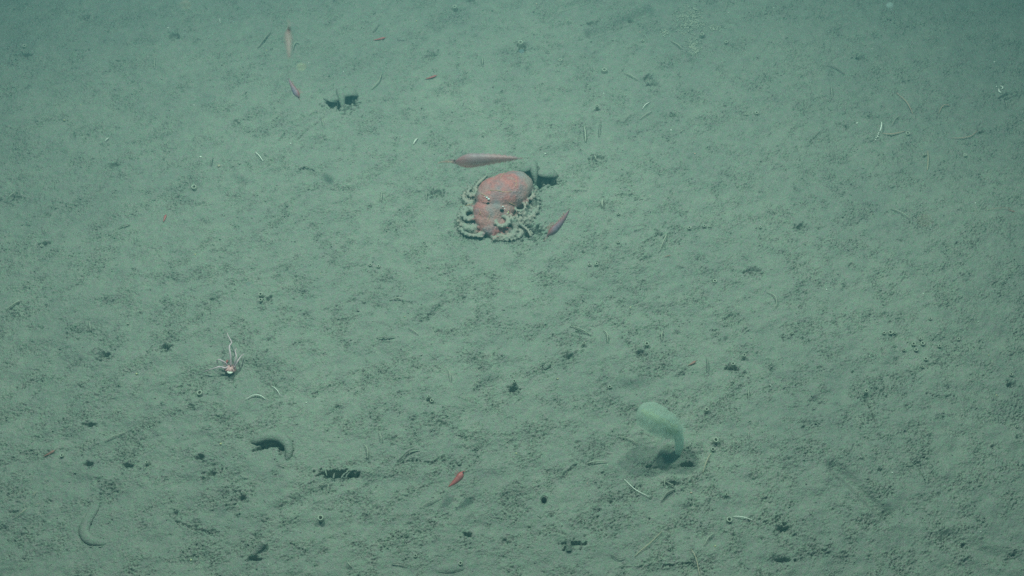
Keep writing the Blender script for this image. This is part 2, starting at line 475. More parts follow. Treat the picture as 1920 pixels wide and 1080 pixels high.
def simple(name, col, rough=0.7, var=0.15, scale=120, alpha=1.0, trans=0.0, sub=0.0):
    m, nt, b = new_mat(name)
    tc = N(nt, 'ShaderNodeTexCoord')
    f = noise(nt, tc.outputs['Object'], scale, 3, 0.6)
    lo = tuple(v * (1 - var) for v in col); hi = tuple(min(1, v * (1 + var)) for v in col)
    nt.links.new(ramp(nt, f, [(0.3, lo), (0.7, hi)]), b.inputs['Base Color'])
    b.inputs['Roughness'].default_value = rough
    b.inputs['Specular IOR Level'].default_value = 0.3
    b.inputs['Alpha'].default_value = alpha
    if sub:
        b.inputs['Subsurface Weight'].default_value = sub
        b.inputs['Subsurface Radius'].default_value = (0.01, 0.01, 0.01)
    return m


M_tube = simple('tube_wall', (0.41, 0.42, 0.36), 0.9, 0.15, 300)
M_white = simple('white_shell', (0.85, 0.84, 0.78), 0.5, 0.1, 200)
M_tan = simple('tan_stalk', (0.52, 0.44, 0.34), 0.8, 0.15, 200)
M_pink = simple('pink_stalk', (0.55, 0.37, 0.31), 0.8, 0.15, 200)
M_pale = simple('pale_stalk', (0.38, 0.38, 0.325), 0.8, 0.15, 200)
M_dull = simple('muddy_stalk', (0.27, 0.27, 0.24), 0.9, 0.2, 200)
M_yellow = simple('yellow_grain', (0.62, 0.57, 0.33), 0.6, 0.1, 200)
M_rose = simple('rosy_grain', (0.75, 0.50, 0.42), 0.6, 0.1, 200)
M_eye = simple('black_eye', (0.01, 0.01, 0.012), 0.2, 0.1, 50)

# ------------------------------------------------------------------ build the sea floor mesh (one sheet, fine near the view)
g = [0.02]
while sum(g) < 60: g.append(g[-1] * 1.35)
ext = np.cumsum(g)
xs = np.concatenate([X0 - ext[::-1], xf, xf[-1] + ext])
ys = np.concatenate([Y0 - ext[::-1], yf, yf[-1] + ext])
ne = len(ext)
nx, ny = len(xs), len(ys)
GX, GY = np.meshgrid(xs, ys)
Z = low(GX, GY).astype(np.float32)
Z[ne:ne + NY, ne:ne + NX] = H
co = np.stack([GX, GY, Z], -1).reshape(-1, 3).astype(np.float32)
idx = np.arange(nx * ny, dtype=np.int32).reshape(ny, nx)
quads = np.stack([idx[:-1, :-1], idx[:-1, 1:], idx[1:, 1:], idx[1:, :-1]], -1).reshape(-1)
nf = len(quads) // 4


def fast_mesh(name, co, quads, mat):
    me = bpy.data.meshes.new(name)
    me.vertices.add(len(co))
    me.vertices.foreach_set('co', co.ravel())
    n = len(quads) // 4
    me.loops.add(len(quads))
    me.loops.foreach_set('vertex_index', quads)
    me.polygons.add(n)
    me.polygons.foreach_set('loop_start', np.arange(0, n * 4, 4, dtype=np.int32))
    me.polygons.foreach_set('use_smooth', np.ones(n, dtype=bool))
    me.update(calc_edges=True)
    me.materials.append(mat)
    o = bpy.data.objects.new(name, me)
    C.objects.link(o)
    return o


tag(fast_mesh('sea_floor', co, quads, M_sed), 'muddy grey green sea floor pitted with small hollows and tracks', 'sea floor', kind='structure')
del co, quads, GX, GY, Z


def hg(x, y): return hgt(x, y)


# ------------------------------------------------------------------ loose crumbs and pellets of mud (nobody could count them)
def crumbs(n, seed):
    r = np.random.default_rng(seed)
    V, Q = [], []
    nr, ns = 5, 5
    cnt = 0
    px = r.uniform(X0 + .3, X1 - .3, n * 6); py = r.uniform(Y0 + .3, Y1 - .3, n * 6)
    ii = ((px - X0) / STEP).astype(int); jj = ((py - Y0) / STEP).astype(int)
    m = crumb_mask[jj, ii]
    keep = r.random(n * 6) < np.clip(m * 0.19, 0.014, 0.8)
    px, py, ii, jj = px[keep][:n], py[keep][:n], ii[keep][:n], jj[keep][:n]
    n = len(px)
    L = r.lognormal(math.log(0.0085), 0.42, n)
    rad = np.clip(r.lognormal(math.log(0.00135), 0.38, n), 0.0006, 0.0034)
    a = r.normal(R(15), 0.75, n)
    tilt = r.normal(0, 0.22, n)
    bend = r.normal(0, 0.9, n)
    z0 = H[jj, ii]
    t = np.linspace(-0.5, 0.5, nr)[None, :]
    th = a[:, None] + bend[:, None] * t * 1.6 + r.normal(0, .25, (n, nr))
    cx = np.cumsum(np.cos(th), 1) / nr; cy = np.cumsum(np.sin(th), 1) / nr
    cx = (cx - cx.mean(1, keepdims=True)) * L[:, None]; cy = (cy - cy.mean(1, keepdims=True)) * L[:, None]
    cz = t * np.sin(tilt)[:, None] * L[:, None]
    prof = np.array([0.25, 0.9, 1.0, 0.85, 0.2])[None, :] * (1 + r.normal(0, .18, (n, nr)))
    rr = rad[:, None] * prof
    ph = np.arange(ns) / ns * 2 * math.pi
    nxv, nyv = -np.sin(th), np.cos(th)
    X = px[:, None, None] + cx[..., None] + nxv[..., None] * rr[..., None] * np.cos(ph)
    Y = py[:, None, None] + cy[..., None] + nyv[..., None] * rr[..., None] * np.cos(ph)
    Zc = z0[:, None, None] + (cz + 0.5 * rad[:, None])[..., None] + rr[..., None] * np.sin(ph)
    co = np.stack([X, Y, Zc], -1).reshape(-1, 3).astype(np.float32)
    base = (np.arange(n, dtype=np.int32) * nr * ns)[:, None, None]
    q = []
    for i in range(nr - 1):
        for k in range(ns):
            k2 = (k + 1) % ns
            q.append([i * ns + k, i * ns + k2, (i + 1) * ns + k2, (i + 1) * ns + k])
    q = (np.array(q, dtype=np.int32)[None] + base).reshape(-1)
    return co, q


co, q = crumbs(60000, 5)
tag(fast_mesh('mud_crumbs', co, q, M_mound), 'loose crumbs, pellets and short worm castings of mud strewn over the sea floor', 'mud crumbs', kind='stuff')


# ------------------------------------------------------------------ swept shapes
def spline(pts, n):
    """Catmull-Rom through pts (tuples of any length)"""
    P = [np.array(p, dtype=float) for p in pts]
    if len(P) == 2: return [P[0] + (P[1] - P[0]) * i / n for i in range(n + 1)]
    P = [2 * P[0] - P[1]] + P + [2 * P[-1] - P[-2]]
    out = []
    segs = len(P) - 3
    for i in range(n + 1):
        u = i / n * segs
        k = min(int(u), segs - 1)
        t = u - k
        a, b, c, d = P[k:k + 4]
        out.append(0.5 * ((2 * b) + (c - a) * t + (2 * a - 5 * b + 4 * c - d) * t * t + (3 * b - a - 3 * c + d) * t ** 3))
    return out


def sweep(path, rad, ns=8, flat=1.0, up=(0, 0, 1), verts=None, faces=None, jit=0.0, rr=random):
    """tube round path; rad list; returns verts, faces (closed ends)"""
    verts = [] if verts is None else verts
    faces = [] if faces is None else faces
    b0 = len(verts)
    n = len(path)
    P = [Vector(tuple(p)[:3]) for p in path]
    up = Vector(up)
    prev = None
    for i in range(n):
        t = (P[min(i + 1, n - 1)] - P[max(i - 1, 0)])
        if t.length < 1e-9: t = Vector((1, 0, 0))
        t.normalize()
        s = t.cross(up)
        if s.length < 0.15:
            s = prev.copy() if prev else t.cross(Vector((1, 0, 0)))
        s -= t * s.dot(t)
        s.normalize()
        prev = s
        u = s.cross(t)
        r = rad[i] if hasattr(rad, '__len__') else rad
        for k in range(ns):
            a = 2 * math.pi * k / ns
            q = r * (1 + (rr.uniform(-jit, jit) if jit else 0))
            verts.append(P[i] + s * math.cos(a) * q + u * math.sin(a) * q * flat)
    for i in range(n - 1):
        for k in range(ns):
            k2 = (k + 1) % ns
            faces.append((b0 + i * ns + k, b0 + i * ns + k2, b0 + (i + 1) * ns + k2, b0 + (i + 1) * ns + k))
    faces.append(tuple(b0 + k for k in reversed(range(ns))))
    faces.append(tuple(b0 + (n - 1) * ns + k for k in range(ns)))
    return verts, faces


def blob(c, r, verts=None, faces=None, nu=12, nv=8, rot=None, jit=0.0):
    verts = [] if verts is None else verts
    faces = [] if faces is None else faces
    b0 = len(verts)
    c = Vector(c)
    M = rot or Matrix.Identity(3)
    verts.append(c + M @ Vector((0, 0, -r[2])))
    for i in range(1, nv):
        ph = -math.pi / 2 + math.pi * i / nv
        for k in range(nu):
            a = 2 * math.pi * k / nu
            q = 1 + (random.uniform(-jit, jit) if jit else 0)
            verts.append(c + M @ (Vector((math.cos(ph) * math.cos(a) * r[0], math.cos(ph) * math.sin(a) * r[1], math.sin(ph) * r[2])) * q))
    verts.append(c + M @ Vector((0, 0, r[2])))
    for k in range(nu): faces.append((b0, b0 + 1 + (k + 1) % nu, b0 + 1 + k))
    for i in range(nv - 2):
        for k in range(nu):
            a = b0 + 1 + i * nu
            faces.append((a + k, a + (k + 1) % nu, a + nu + (k + 1) % nu, a + nu + k))
    top = len(verts) - 1
    a = b0 + 1 + (nv - 2) * nu
    for k in range(nu): faces.append((a + k, a + (k + 1) % nu, top))
    return verts, faces


def relative(verts, loc):
    loc = Vector(loc)
    return [Vector(v) - loc for v in verts]


# ------------------------------------------------------------------ labels that single things out
LAND = {'the red octopus': (932, 392), 'the pale sea pen': (1250, 815), 'the pink anemone': (430, 690), 'the two-mouthed burrow': (640, 190),
        'the big round hole': (1020, 938), 'the arched mud mound': (515, 835), 'the crescent mud mound': (175, 985), 'the ragged slit burrow': (632, 885),
        'the broken white shell': (1872, 165), 'the worm tube crowd': (1712, 650), 'the spoke-like scratches': (1238, 440),
        'the floating purplish shrimp': (552, 165), 'the white flaky stick': (1648, 250), 'the pair of close tubes': (1338, 835),
        'the furry dark hollow': (22, 368), 'the slanting diagonal trough': (1610, 920), 'the matted castings': (1290, 40),
        'the bristly corner hollow': (1470, 995), 'the star-shaped burrow': (195, 667), 'the pale snow fleck': (598, 752), 'the short resting shrimp': (93, 848)}
used_labels = set()


def where(px, py, step=0):
    L = sorted(LAND.items(), key=lambda kv: math.hypot(kv[1][0] - px, kv[1][1] - py))
    (n1, p1), (n2, p2) = L[0], L[1 + step % 3]
    dx, dy = px - p1[0], py - p1[1]
    d = math.hypot(dx, dy)
    far = 'close' if d < 60 else ('a little way' if d < 140 else ('some way' if d < 260 else 'far'))
    if abs(dx) > 2.2 * abs(dy): s = 'beside' if step < 1 else ('left of' if dx < 0 else 'right of')
    elif dy < 0: s = 'above'
    else: s = 'below'
    return far, s, n1, n2


def label(look, px, py):
    look2 = look
    for st in range(7):
        far, s, n1, n2 = where(px, py, 1 if st >= 3 else 0)
        dx = px - LAND[n1][0]
        if st == 0: t = f'{look} {far} {s} {n1}'
        elif st == 1: t = f'{look} {far} {s} {n1}, towards {n2}'
        elif st == 2: t = f'{look} {far} {s} {n1}, on the side of {where(px, py, 1)[3]}'
        elif st == 3: t = f'{look} {far} {s} {n1}, to its {"left" if dx < 0 else "right"}'
        elif st == 4: t = f'second {look} {far} {s} {n1}'
        elif st == 5: t = f'third {look} {far} {s} {n1}'
        else: t = f'fourth {look} {far} {s} {n1}'
        if t not in used_labels and len(t.split()) <= 16: break
    used_labels.add(t)
    return t


# ------------------------------------------------------------------ worm tubes
def worm_tube(px, py, r, h, top, base):
    m = mpp(px, py)
    ro = r * m
    ro *= 1.12
    ri = ro * 0.56
    lean = Vector((random.uniform(-.12, .12), random.uniform(-.12, .12), 1))
    b = Vector((base.x, base.y, hs(base.x, base.y)))
    top = b + lean * h
    prof = [(ro * 1.05, -0.012), (ro * 1.0, 0.0), (ro * .97, h * .5), (ro, h * .93), (ro * .9, h * 1.02), (ri * 1.1, h * 1.0), (ri, h * .85), (ri, 0), (ri * .9, -0.035)]
    vs, fs, ns = [], [], 14
    for (rr, zz) in prof:
        for k in range(ns):
            a = 2 * math.pi * k / ns
            q = rr * (1 + random.uniform(-.05, .05))
            vs.append(Vector((math.cos(a) * q, math.sin(a) * q, zz)) + lean * zz - Vector((0, 0, zz)))
    for i in range(len(prof) - 1):
        for k in range(ns):
            fs.append((i * ns + k, i * ns + (k + 1) % ns, (i + 1) * ns + (k + 1) % ns, (i + 1) * ns + k))
    fs.append(tuple((len(prof) - 1) * ns + k for k in range(ns)))
    o = mesh_obj('worm_tube', vs, fs, M_tube)
    o.location = b
    big = 'wide' if r >= 4 else ('narrow' if r < 2.7 else 'small')
    tall = 'standing' if h >= .018 else ('low' if h < .0105 else 'round')
    tag(o, label(f'{big} {tall} mud tube', px, py), 'worm tube', 'open worm tubes standing in the mud')


for (a, b, r, h), (tp, p) in zip(TUBES, TP):
    worm_tube(a, b, r, h, tp, p)

# smooth lip and lining of the big round hole
vs, fs, ns = [], [], 40
r0 = 5.6 * mpp(1020, 938)
for (q, z) in ((1.28, -.002), (1.14, .0012), (1.04, .0014), (.98, -.001), (.96, -.01), (.97, -.05), (.9, -.095)):
    for k in range(ns):
        a = 2 * math.pi * k / ns
        vs.append((math.cos(a) * r0 * q, math.sin(a) * r0 * q * 1.12, z))
for i in range(6):
    for k in range(ns):
        fs.append((i * ns + k, i * ns + (k + 1) % ns, (i + 1) * ns + (k + 1) % ns, (i + 1) * ns + k))
fs.append(tuple(6 * ns + k for k in range(ns)))
o = mesh_obj('burrow_hole', vs, fs, M_mound)
o.location = (BIG.x, BIG.y, hs(BIG.x, BIG.y))
tag(o, 'clean edged round black burrow hole, the biggest single hole in the mud', 'burrow')


# ------------------------------------------------------------------ twigs, spicules and stalks lying about
def twig(pts, rpx, mat, look, lift=0.006, grp=None, name='twig', end_taper=0.5, jit=0.0):
    m = mpp(*pts[0])
    P = [G(*p) for p in pts]
    mid = P[len(P) // 2]
    P = spline([tuple(p) for p in P], max(6, 4 * len(P)))
    out, rad = [], []
    for i, p in enumerate(P):
        t = i / (len(P) - 1)
        z = hs(p[0], p[1]) + lift * (0.35 + 1.1 * math.sin(t * 2.6 + 0.2)) * (1 if lift < .02 else 1)
        out.append((p[0], p[1], z + rpx * m * .5))
        rad.append(rpx * m * (1 - end_taper * abs(2 * t - 1) ** 2))
    vs, fs = sweep(out, rad, 6, jit=jit)
    loc = Vector(out[len(out) // 2])
    o = mesh_obj(name, relative(vs, loc), fs, mat)
    o.location = loc
    c = pts[len(pts) // 2]
    tag(o, label(look, *c), 'twig', grp or 'thin twigs and stalks lying on the mud')
    return o


TW = [([(461, 750), (476, 743), (490, 744), (499, 750)], .9, M_white, 'bright white curved thread'),
      ([(509, 724), (520, 733), (526, 743)], .75, M_white, 'short white bent thread'),
      ([(1680, 175), (1695, 190), (1705, 205), (1711, 215)], .8, M_pink, 'long pinkish bowed thread'),
      ([(1759, 214), (1765, 203), (1772, 199), (1780, 200)], .8, M_pink, 'small pinkish hooked thread'),
      ([(1784, 260), (1803, 261), (1820, 257), (1832, 246)], .75, M_pink, 'long pinkish sagging thread'),
      ([(1653, 251), (1668, 254), (1682, 252), (1696, 248)], .95, M_pink, 'pink wavy thread'),
      ([(1739, 284), (1738.5, 302), (1737.5, 321)], 1.1, M_tan, 'straight upright tan twig'),
      ([(1204, 206), (1209, 200), (1218, 193)], .8, M_white, 'short white kinked thread'),
      ([(1200, 225), (1211, 217), (1222, 210)], .8, M_pale, 'faint pale slanting twig'),
      ([(1168, 232), (1178, 221), (1184, 216)], .8, M_dull, 'muddy slanting twig'),
      ([(1095, 238), (1097, 252), (1098, 268)], 1.5, M_pale, 'thick pale upright twig'),
      ([(1126, 228), (1124, 245), (1123, 258)], .9, M_dull, 'muddy upright twig'),
      ([(1171, 139), (1183, 145), (1196, 152)], .9, M_pale, 'straight pale twig'),
      ([(1258, 78), (1270, 87), (1279, 94)], .9, M_pale, 'pale twig with paired shadows'),
      ([(1364, 0), (1361, 12), (1357, 23)], .7, M_pale, 'thin upright thread'),
      ([(479, 286), (487, 295), (494, 304)], 1.0, M_white, 'stiff bright white splinter'),
      ([(1557, 161), (1558, 174), (1559, 187)], .9, M_pale, 'upright pale twig'),
      ([(1550, 124), (1566, 130), (1583, 141)], .9, M_dull, 'dark curved twig'),
      ([(1669, 392), (1688, 401), (1705, 412)], .8, M_pale, 'pale twig casting a forked shadow'),
      ([(706, 634), (722, 635), (742, 633)], 1.1, M_dull, 'level muddy twig with a knob'),
      ([(730, 564), (745, 561.5), (763, 564)], .9, M_pale, 'gently arched pale twig'),
      ([(766, 616), (776, 622), (785, 629)], .8, M_pale, 'short pale slanting twig'),
      ([(840, 694), (844, 704), (846, 716)], 1.0, M_pale, 'pale upright bowed twig'),
      ([(1068, 612), (1090, 620), (1109, 630)], 1.0, M_pale, 'long pale slanting twig'),
      ([(1131, 619), (1138, 629), (1139, 644)], 1.2, M_pale, 'bowed pale twig'),
      ([(1243, 620), (1240, 630), (1241, 641)], 1.1, M_pale, 'small bowed pale twig'),
      ([(1324, 670), (1326, 684), (1326, 700)], 1.0, M_dull, 'upright muddy twig'),
      ([(1403, 729), (1402, 747)], .9, M_pale, 'short straight upright twig'),
      ([(1402, 811), (1402, 822)], .9, M_pale, 'tiny upright stub'),
      ([(1265, 705), (1272, 700), (1284, 696)], .9, M_dull, 'short muddy slanting twig'),
      ([(1098, 871), (1118, 867), (1140, 867)], 1.1, M_pale, 'long level pale twig'),
      ([(1170, 899), (1182, 912), (1196, 923), (1219, 934)], .9, M_white, 'long whitish bent thread'),
      ([(1333, 850), (1325, 864), (1317, 888)], .95, M_tan, 'long tan bowed thread'),
      ([(1190, 1044), (1203, 1032), (1220, 1018), (1241, 997)], 1.0, M_tan, 'long bright tan wavy thread'),
      ([(1373, 969), (1391, 971), (1412, 977)], .95, M_white, 'bright white level thread'),
      ([(1320, 1024), (1327, 1010), (1338, 1001)], 1.2, M_pale, 'pale bowed stick'),
      ([(1296, 1030), (1305, 1050), (1308, 1065), (1312, 1082)], 1.0, M_tan, 'long tan thread running off the frame'),
      ([(1240, 941), (1249, 927), (1266, 918)], 2.0, M_dull, 'thick muddy bowed stick'),
      ([(1245, 912), (1246, 901), (1246, 895)], 1.3, M_pale, 'short upright stub'),
      ([(1248, 904), (1256, 910), (1264, 913)], 1.6, M_dull, 'short thick muddy stick'),
      ([(1160, 820), (1178, 824), (1196, 834)], .8, M_pale, 'faint pale bowed twig'),
      ([(683, 834), (690, 846), (690, 862)], 1.1, M_pale, 'pale bowed twig'),
      ([(711, 810), (715, 821), (717, 831)], .9, M_pale, 'short pale twig'),
      ([(592, 918), (604, 908), (617, 905)], .8, M_pale, 'thin pale arched thread'),
      ([(618, 906), (616, 915), (612, 926)], .8, M_pale, 'thin pale straight thread'),
      ([(786, 954), (806, 942), (829, 933)], .8, M_pale, 'long pale slanting thread'),
      ([(735, 1058), (748, 1057), (762, 1062)], 1.1, M_dull, 'muddy level twig'),
      ([(651, 1054), (660, 1065)], 1.3, M_pale, 'short pale stub'),
      ([(197, 829), (215, 820), (238, 811)], 1.0, M_pale, 'long slanting pale twig'),
      ([(30, 936), (38, 938), (45, 943)], .6, M_pale, 'fine pale thread'),
      ([(28, 972), (42, 963), (51, 954)], .7, M_tan, 'fine tan thread'),
      ([(64, 932), (69, 923)], .6, M_tan, 'very short tan thread'),
      ([(66, 948), (78, 945)], .6, M_tan, 'very short level thread'),
      ([(450, 890), (457, 895), (467, 896)], .7, M_pale, 'fine pale hooked thread'),
      ([(12, 583), (26, 574), (41, 564)], 1.2, M_pale, 'thick pale slanting stick'),
      ([(168, 603), (171, 615), (172, 622)], .8, M_pale, 'faint upright twig'),
      ([(289, 105), (291, 118), (291, 131)], .8, M_pale, 'faint upright pale twig'),
      ([(76, 105), (78, 116)], .8, M_pale, 'short faint upright twig'),
      ([(484, 91), (497, 76), (508, 62)], 1.4, M_dull, 'thick blurred slanting stick'),
      ([(699, 62), (706, 54), (711, 47)], 1.1, M_dull, 'short slanting muddy stick'),
      ([(549, 97), (552, 87), (557, 82), (562, 84)], .8, M_pale, 'pale hooked thread'),
      ([(904, 109), (905, 123)], 1.0, M_pale, 'pale straight stub'),
      ([(697, 169), (710, 156), (716, 137)], 1.0, M_pale, 'pale bowed upright twig'),
      ([(603, 218), (609, 242)], .7, M_pale, 'thin straight thread'),
      ([(775, 272), (783, 261)], 1.1, M_white, 'short whitish stub'),
      ([(716, 361), (715, 380)], .9, M_pale, 'faint straight twig'),
      ([(799, 360), (800, 377)], .9, M_pale, 'straight pale twig'),
      ([(1071, 358), (1085, 357), (1101, 358)], .8, M_pale, 'thin level tan thread'),
      ([(1236, 473), (1242, 458), (1248, 445), (1247, 441)], 1.2, M_pale, 'pale slanting stalk'),
      ([(1130, 376), (1128.5, 384), (1130, 391)], 2.2, M_pale, 'short fat pale stub'),
      ([(205, 260), (198, 267)], .9, M_white, 'short bright white splinter'),
      ([(412, 36), (414, 45)], .6, M_white, 'tiny white thread'),
      ([(397, 312), (400, 296)], .9, M_dull, 'short muddy upright twig'),
      ([(1114, 293), (1118, 303)], 1.3, M_pale, 'pale slanting stub'),
      ([(1437, 548), (1450, 556), (1455, 568), (1450, 583)], .9, M_pale, 'pale question-mark-shaped thread'),
      ([(1524, 260), (1538, 247)], .9, M_dull, 'muddy slanting twig'),
      ([(1671, 238), (1678, 225), (1688, 218)], .7, M_pale, 'faint pale curved thread'),
      ([(1883, 188), (1887, 204)], .6, M_pale, 'thin pale thread'),
      ([(1082, 981), (1090, 975)], .9, M_pale, 'tiny slanting twig'),
      ([(16, 373), (30, 362)], 1.0, M_pale, 'short pale twig'),
      ([(1850, 395), (1895, 392)], .4, M_pink, 'barely visible pinkish thread'),
      ([(1145, 1040), (1160, 1048), (1172, 1046)], 1.0, M_dull, 'dark sagging muddy twig'),
      ([(520, 870), (536, 876)], .8, M_dull, 'short dark slanting twig'),
      ([(222, 430), (235, 425), (245, 423)], .9, M_dull, 'muddy sickle-shaped twig'),
      ([(560, 318), (575, 315), (590, 320)], .9, M_dull, 'muddy arched thread'),
      ([(968, 427), (976, 417)], .9, M_pale, 'tiny pale stub'),
      ([(1275, 250), (1281, 246)], .8, M_pale, 'tiny pale splinter'),
      ([(1305, 830), (1318, 836)], .8, M_dull, 'short muddy twig')]
for k, (pts, r, mat, look) in enumerate(TW):
    bright = mat in (M_white, M_tan, M_pink)
    twig(pts, r * (.95 if bright else 1.1), mat, look, lift=0.008 if not bright else 0.007)
# sticks with notable form
o = twig([(1652, 231), (1650, 243), (1648, 250)], 1.5, M_white, 'thick bright white stick', lift=.012)
o['label'] = 'thick bright white flaky stick beside the pink wavy thread'
vs, fs = [], []
for (a, b) in ((1647, 252), (1645, 255), (1643, 258), (1646, 256), (1642, 262), (1648, 249)):
    p = G(a, b, .006)
    blob(p, (.003, .0035, .0025), vs, fs, 6, 4, jit=.4)
loc = G(1645, 256)
o2 = mesh_obj('flaky_end', relative(vs, o.location), fs, M_white, o)
o = twig([(745, 866), (753, 860), (762, 851), (775, 845), (786, 844)], 2.2, M_mound, 'tapered muddy root', lift=.012)
o['label'] = 'tapered muddy root ending above a long crack near the arched mud mound'


# ------------------------------------------------------------------ bright grains and shells
def grain(px, py, r, mat, look, cat='grain', name='grain'):
    p = G(px, py, r * mpp(px, py) * .6)
    m = r * mpp(px, py)
    vs, fs = blob((0, 0, 0), (m, m * .85, m * .7), nu=7, nv=5, jit=.28)
    o = mesh_obj(name, vs, fs, mat)
    o.location = p
    tag(o, label(look, px, py), cat, 'tiny bright grains and shell bits on the mud')


for (a, b, r, c) in ((315, 52, 1.8, 'w'), (364, 197, 1.6, 'w'), (376, 294, 2.6, 'w'), (1258, 244, 2.0, 'w'), (545, 269, 1.7, 'w'), (1451, 15, 1.5, 'w'), (1635, 91, 1.6, 'w'),
                     (1865, 116, 2.0, 'w'), (1607, 231, 2.2, 'w'), (1829, 381, 1.9, 'w'), (644, 134, 1.4, 'w'), (579, 118, 1.3, 'w'), (1550, 543, 1.8, 'w'), (1731, 551, 1.6, 'w'),
                     (1834, 603, 1.5, 'w'), (1854, 666, 1.6, 'y'), (1444, 722, 1.5, 'w'), (1200, 60, 1.4, 'r'), (1006, 7, 1.5, 'r'), (1046, 710, 1.8, 'y'), (968, 850, 2.4, 'y'),
                     (1296, 924, 2.6, 'r'), (1101, 906, 1.8, 'r'), (1139, 871, 1.3, 'w'), (1022, 288, 2.0, 'w'), (503, 1058, 1.5, 'w'), (1839, 997, 2.0, 'w'), (1673, 886, 1.9, 'w'),
                     (358, 1050, 2.4, 'y'), (256, 701, 2.4, 'y'), (366, 477, 1.9, 'y'), (120, 225, 1.9, 'y'), (152, 197, 1.8, 'y'), (1869, 741, 1.8, 'y'), (414, 832, 2.6, 'y'),
                     (240, 607, 2.8, 'p'), (1341, 1024, 2.4, 'y'), (1182, 576, 1.8, 'y'), (1303, 288, 2.0, 'r'), (410, 311, 3.6, 't'), (500, 94, 1.7, 'y'), (781, 39, 1.4, 'y'), (759, 594, 1.4, 'y'),
                     (1630, 668, 1.6, 'w'), (1364, 704, 1.4, 'r'), (743, 753, 2.0, 'p'), (574, 755, 1.8, 'w'), (735, 1059, 1.3, 'p'), (1132, 175, 1.2, 'w'), (1729, 281, 1.6, 't'),
                     (1660, 413, .9, 'w'), (37, 629, 1.5, 'p'), (299, 711, 1.2, 'w'), (601, 513, 1.2, 'y'), (339, 374, 2.6, 'p'), (1535, 263, 2.0, 't'), (1366, 24, 1.2, 'w'), (1572, 92, .9, 'w')):
    mat, look = {'w': (M_white, 'glinting white grain'), 'y': (M_yellow, 'yellowish grain'), 'r': (M_rose, 'rosy white grain'), 'p': (M_pale, 'dull pale pebble'),
                 't': (M_tan, 'tan pebble')}[c]
    if r >= 2.4: look = 'larger ' + look
    elif r < 1.5: look = 'minute ' + look
    grain(a, b, r * .82, mat, look)

# broken white shell
e = empty('broken_shell', G(1872, 165))
tag(e, 'broken white shell in two curved pieces beside a dark hollow', 'shell')
for (pts, rr) in (([(1873, 166), (1873, 170), (1875, 172), (1877, 174)], 1.9), ([(1875, 161), (1879, 162), (1880.5, 165), (1878, 167)], 1.4),
                  ([(1868, 163), (1868.5, 160.5)], 1.0), ([(1867, 158), (1867.6, 158.3)], .8)):
    P = spline([tuple(G(*p, .006)) for p in pts], 6)
    vs, fs = sweep(P, [rr * .0023 * (1 - .5 * abs(2 * i / 6 - 1)) for i in range(7)], 6, flat=.5, jit=.15)
    mesh_obj('shell_piece', relative(vs, e.location), fs, M_white, e)

# matted worm castings (white green squiggles) near the top
vs, fs = [], []
rr = random.Random(4)
for (cx, cy, sx, sy, n) in ((1292, 38, 30, 24, 210), (1303, 88, 14, 14, 70), (1340, 52, 16, 6, 30), (1245, 62, 8, 6, 22)):
    for _ in range(n):
        a, b = rr.gauss(cx, sx * .5), rr.gauss(cy, sy * .5)
        if b < -20: continue
        p = G(a, b)
        ang = rr.uniform(0, 6.28)
        pts = []
        q = Vector((p.x, p.y, 0))
        for i in range(4):
            pts.append((q.x, q.y, hgt(q.x, q.y) + .0022))
            ang += rr.uniform(-1.1, 1.1)
            q += Vector((math.cos(ang), math.sin(ang), 0)) * .0045
        sweep(spline(pts, 6), .0016, 5, verts=vs, faces=fs)
loc = G(1292, 45)
o = mesh_obj('worm_castings', relative(vs, loc), fs, M_tube)
o.location = loc
tag(o, 'mat of pale squiggly worm castings heaped in one patch', 'worm castings', kind='stuff')


# ------------------------------------------------------------------ mud mounds and burrows
def mound(name, lab, pts, rad, z, ns=14, flat=0.8, n=28, mat=M_mound, cat='mud mound', jit=0.03):
    P = spline([(*tuple(G(a, b, 0))[:2], zz, r) for (a, b), r, zz in zip(pts, rad, z)], n)
    path = [(p[0], p[1], hs(p[0], p[1]) + p[2]) for p in P]
    rd = [max(p[3], .5) * mpp(*pts[0]) for p in P]
    # rounded ends
    rd[0] *= .25; rd[1] = rd[1] * .7; rd[-1] *= .2; rd[-2] *= .7
    vs, fs = sweep(path, rd, ns, flat=flat, jit=jit)
    loc = Vector(path[len(path) // 2])
    loc.z = hs(loc.x, loc.y)
    o = mesh_obj(name, relative(vs, loc), fs, mat)
    o.location = loc
    if lab: tag(o, lab, cat)
    return o


mound('mud_mound', 'smooth arched mud mound hooked over a dark hollow', [(470, 829), (488, 824), (508, 821), (527, 824), (540, 835), (542, 850), (536, 866)],
      [7, 8.5, 9, 9, 8.5, 7, 4], [-.004, .008, .016, .016, .012, .004, -.008])
mound('mud_mound', 'half buried crescent mud mound with a shadow seam carved on its inner side', [(184, 940), (173, 960), (160, 985), (160, 1003), (172, 1014), (190, 1017), (202, 1019)],
      [6.5, 8.5, 9.5, 9.5, 8.5, 6, 2.5], [-.006, -.002, .001, .002, .001, .0, -.002], flat=.62)
mound('mud_mound', 'low oval mud mound at the lower picture edge', [(812, 1068), (835, 1066), (855, 1064), (872, 1065)], [6, 11, 11, 6], [-.008, -.008, -.008, -.008], flat=.8)
mound('mud_tube', 'thick leaning mud tube with an open end near a pale snow fleck', [(470, 1040), (484, 1030), (494, 1022), (499, 1018)], [6, 7, 7.5, 7], [-.01, .0, .012, .02], flat=.9, cat='mud tube')
mound('mud_stump', 'broken upright stump of mud with its shadow carved as a hollow at its foot', [(1067, 1034), (1066, 1024), (1066, 1012)], [5.5, 5, 3.5], [.004, .012, .022], cat='mud stump', jit=.12)
mound('mud_mound', 'small round grey mud lump above the faint dark twig row', [(745, 75), (756, 74), (763, 76)], [3, 5, 3], [0, .003, 0], flat=.7)
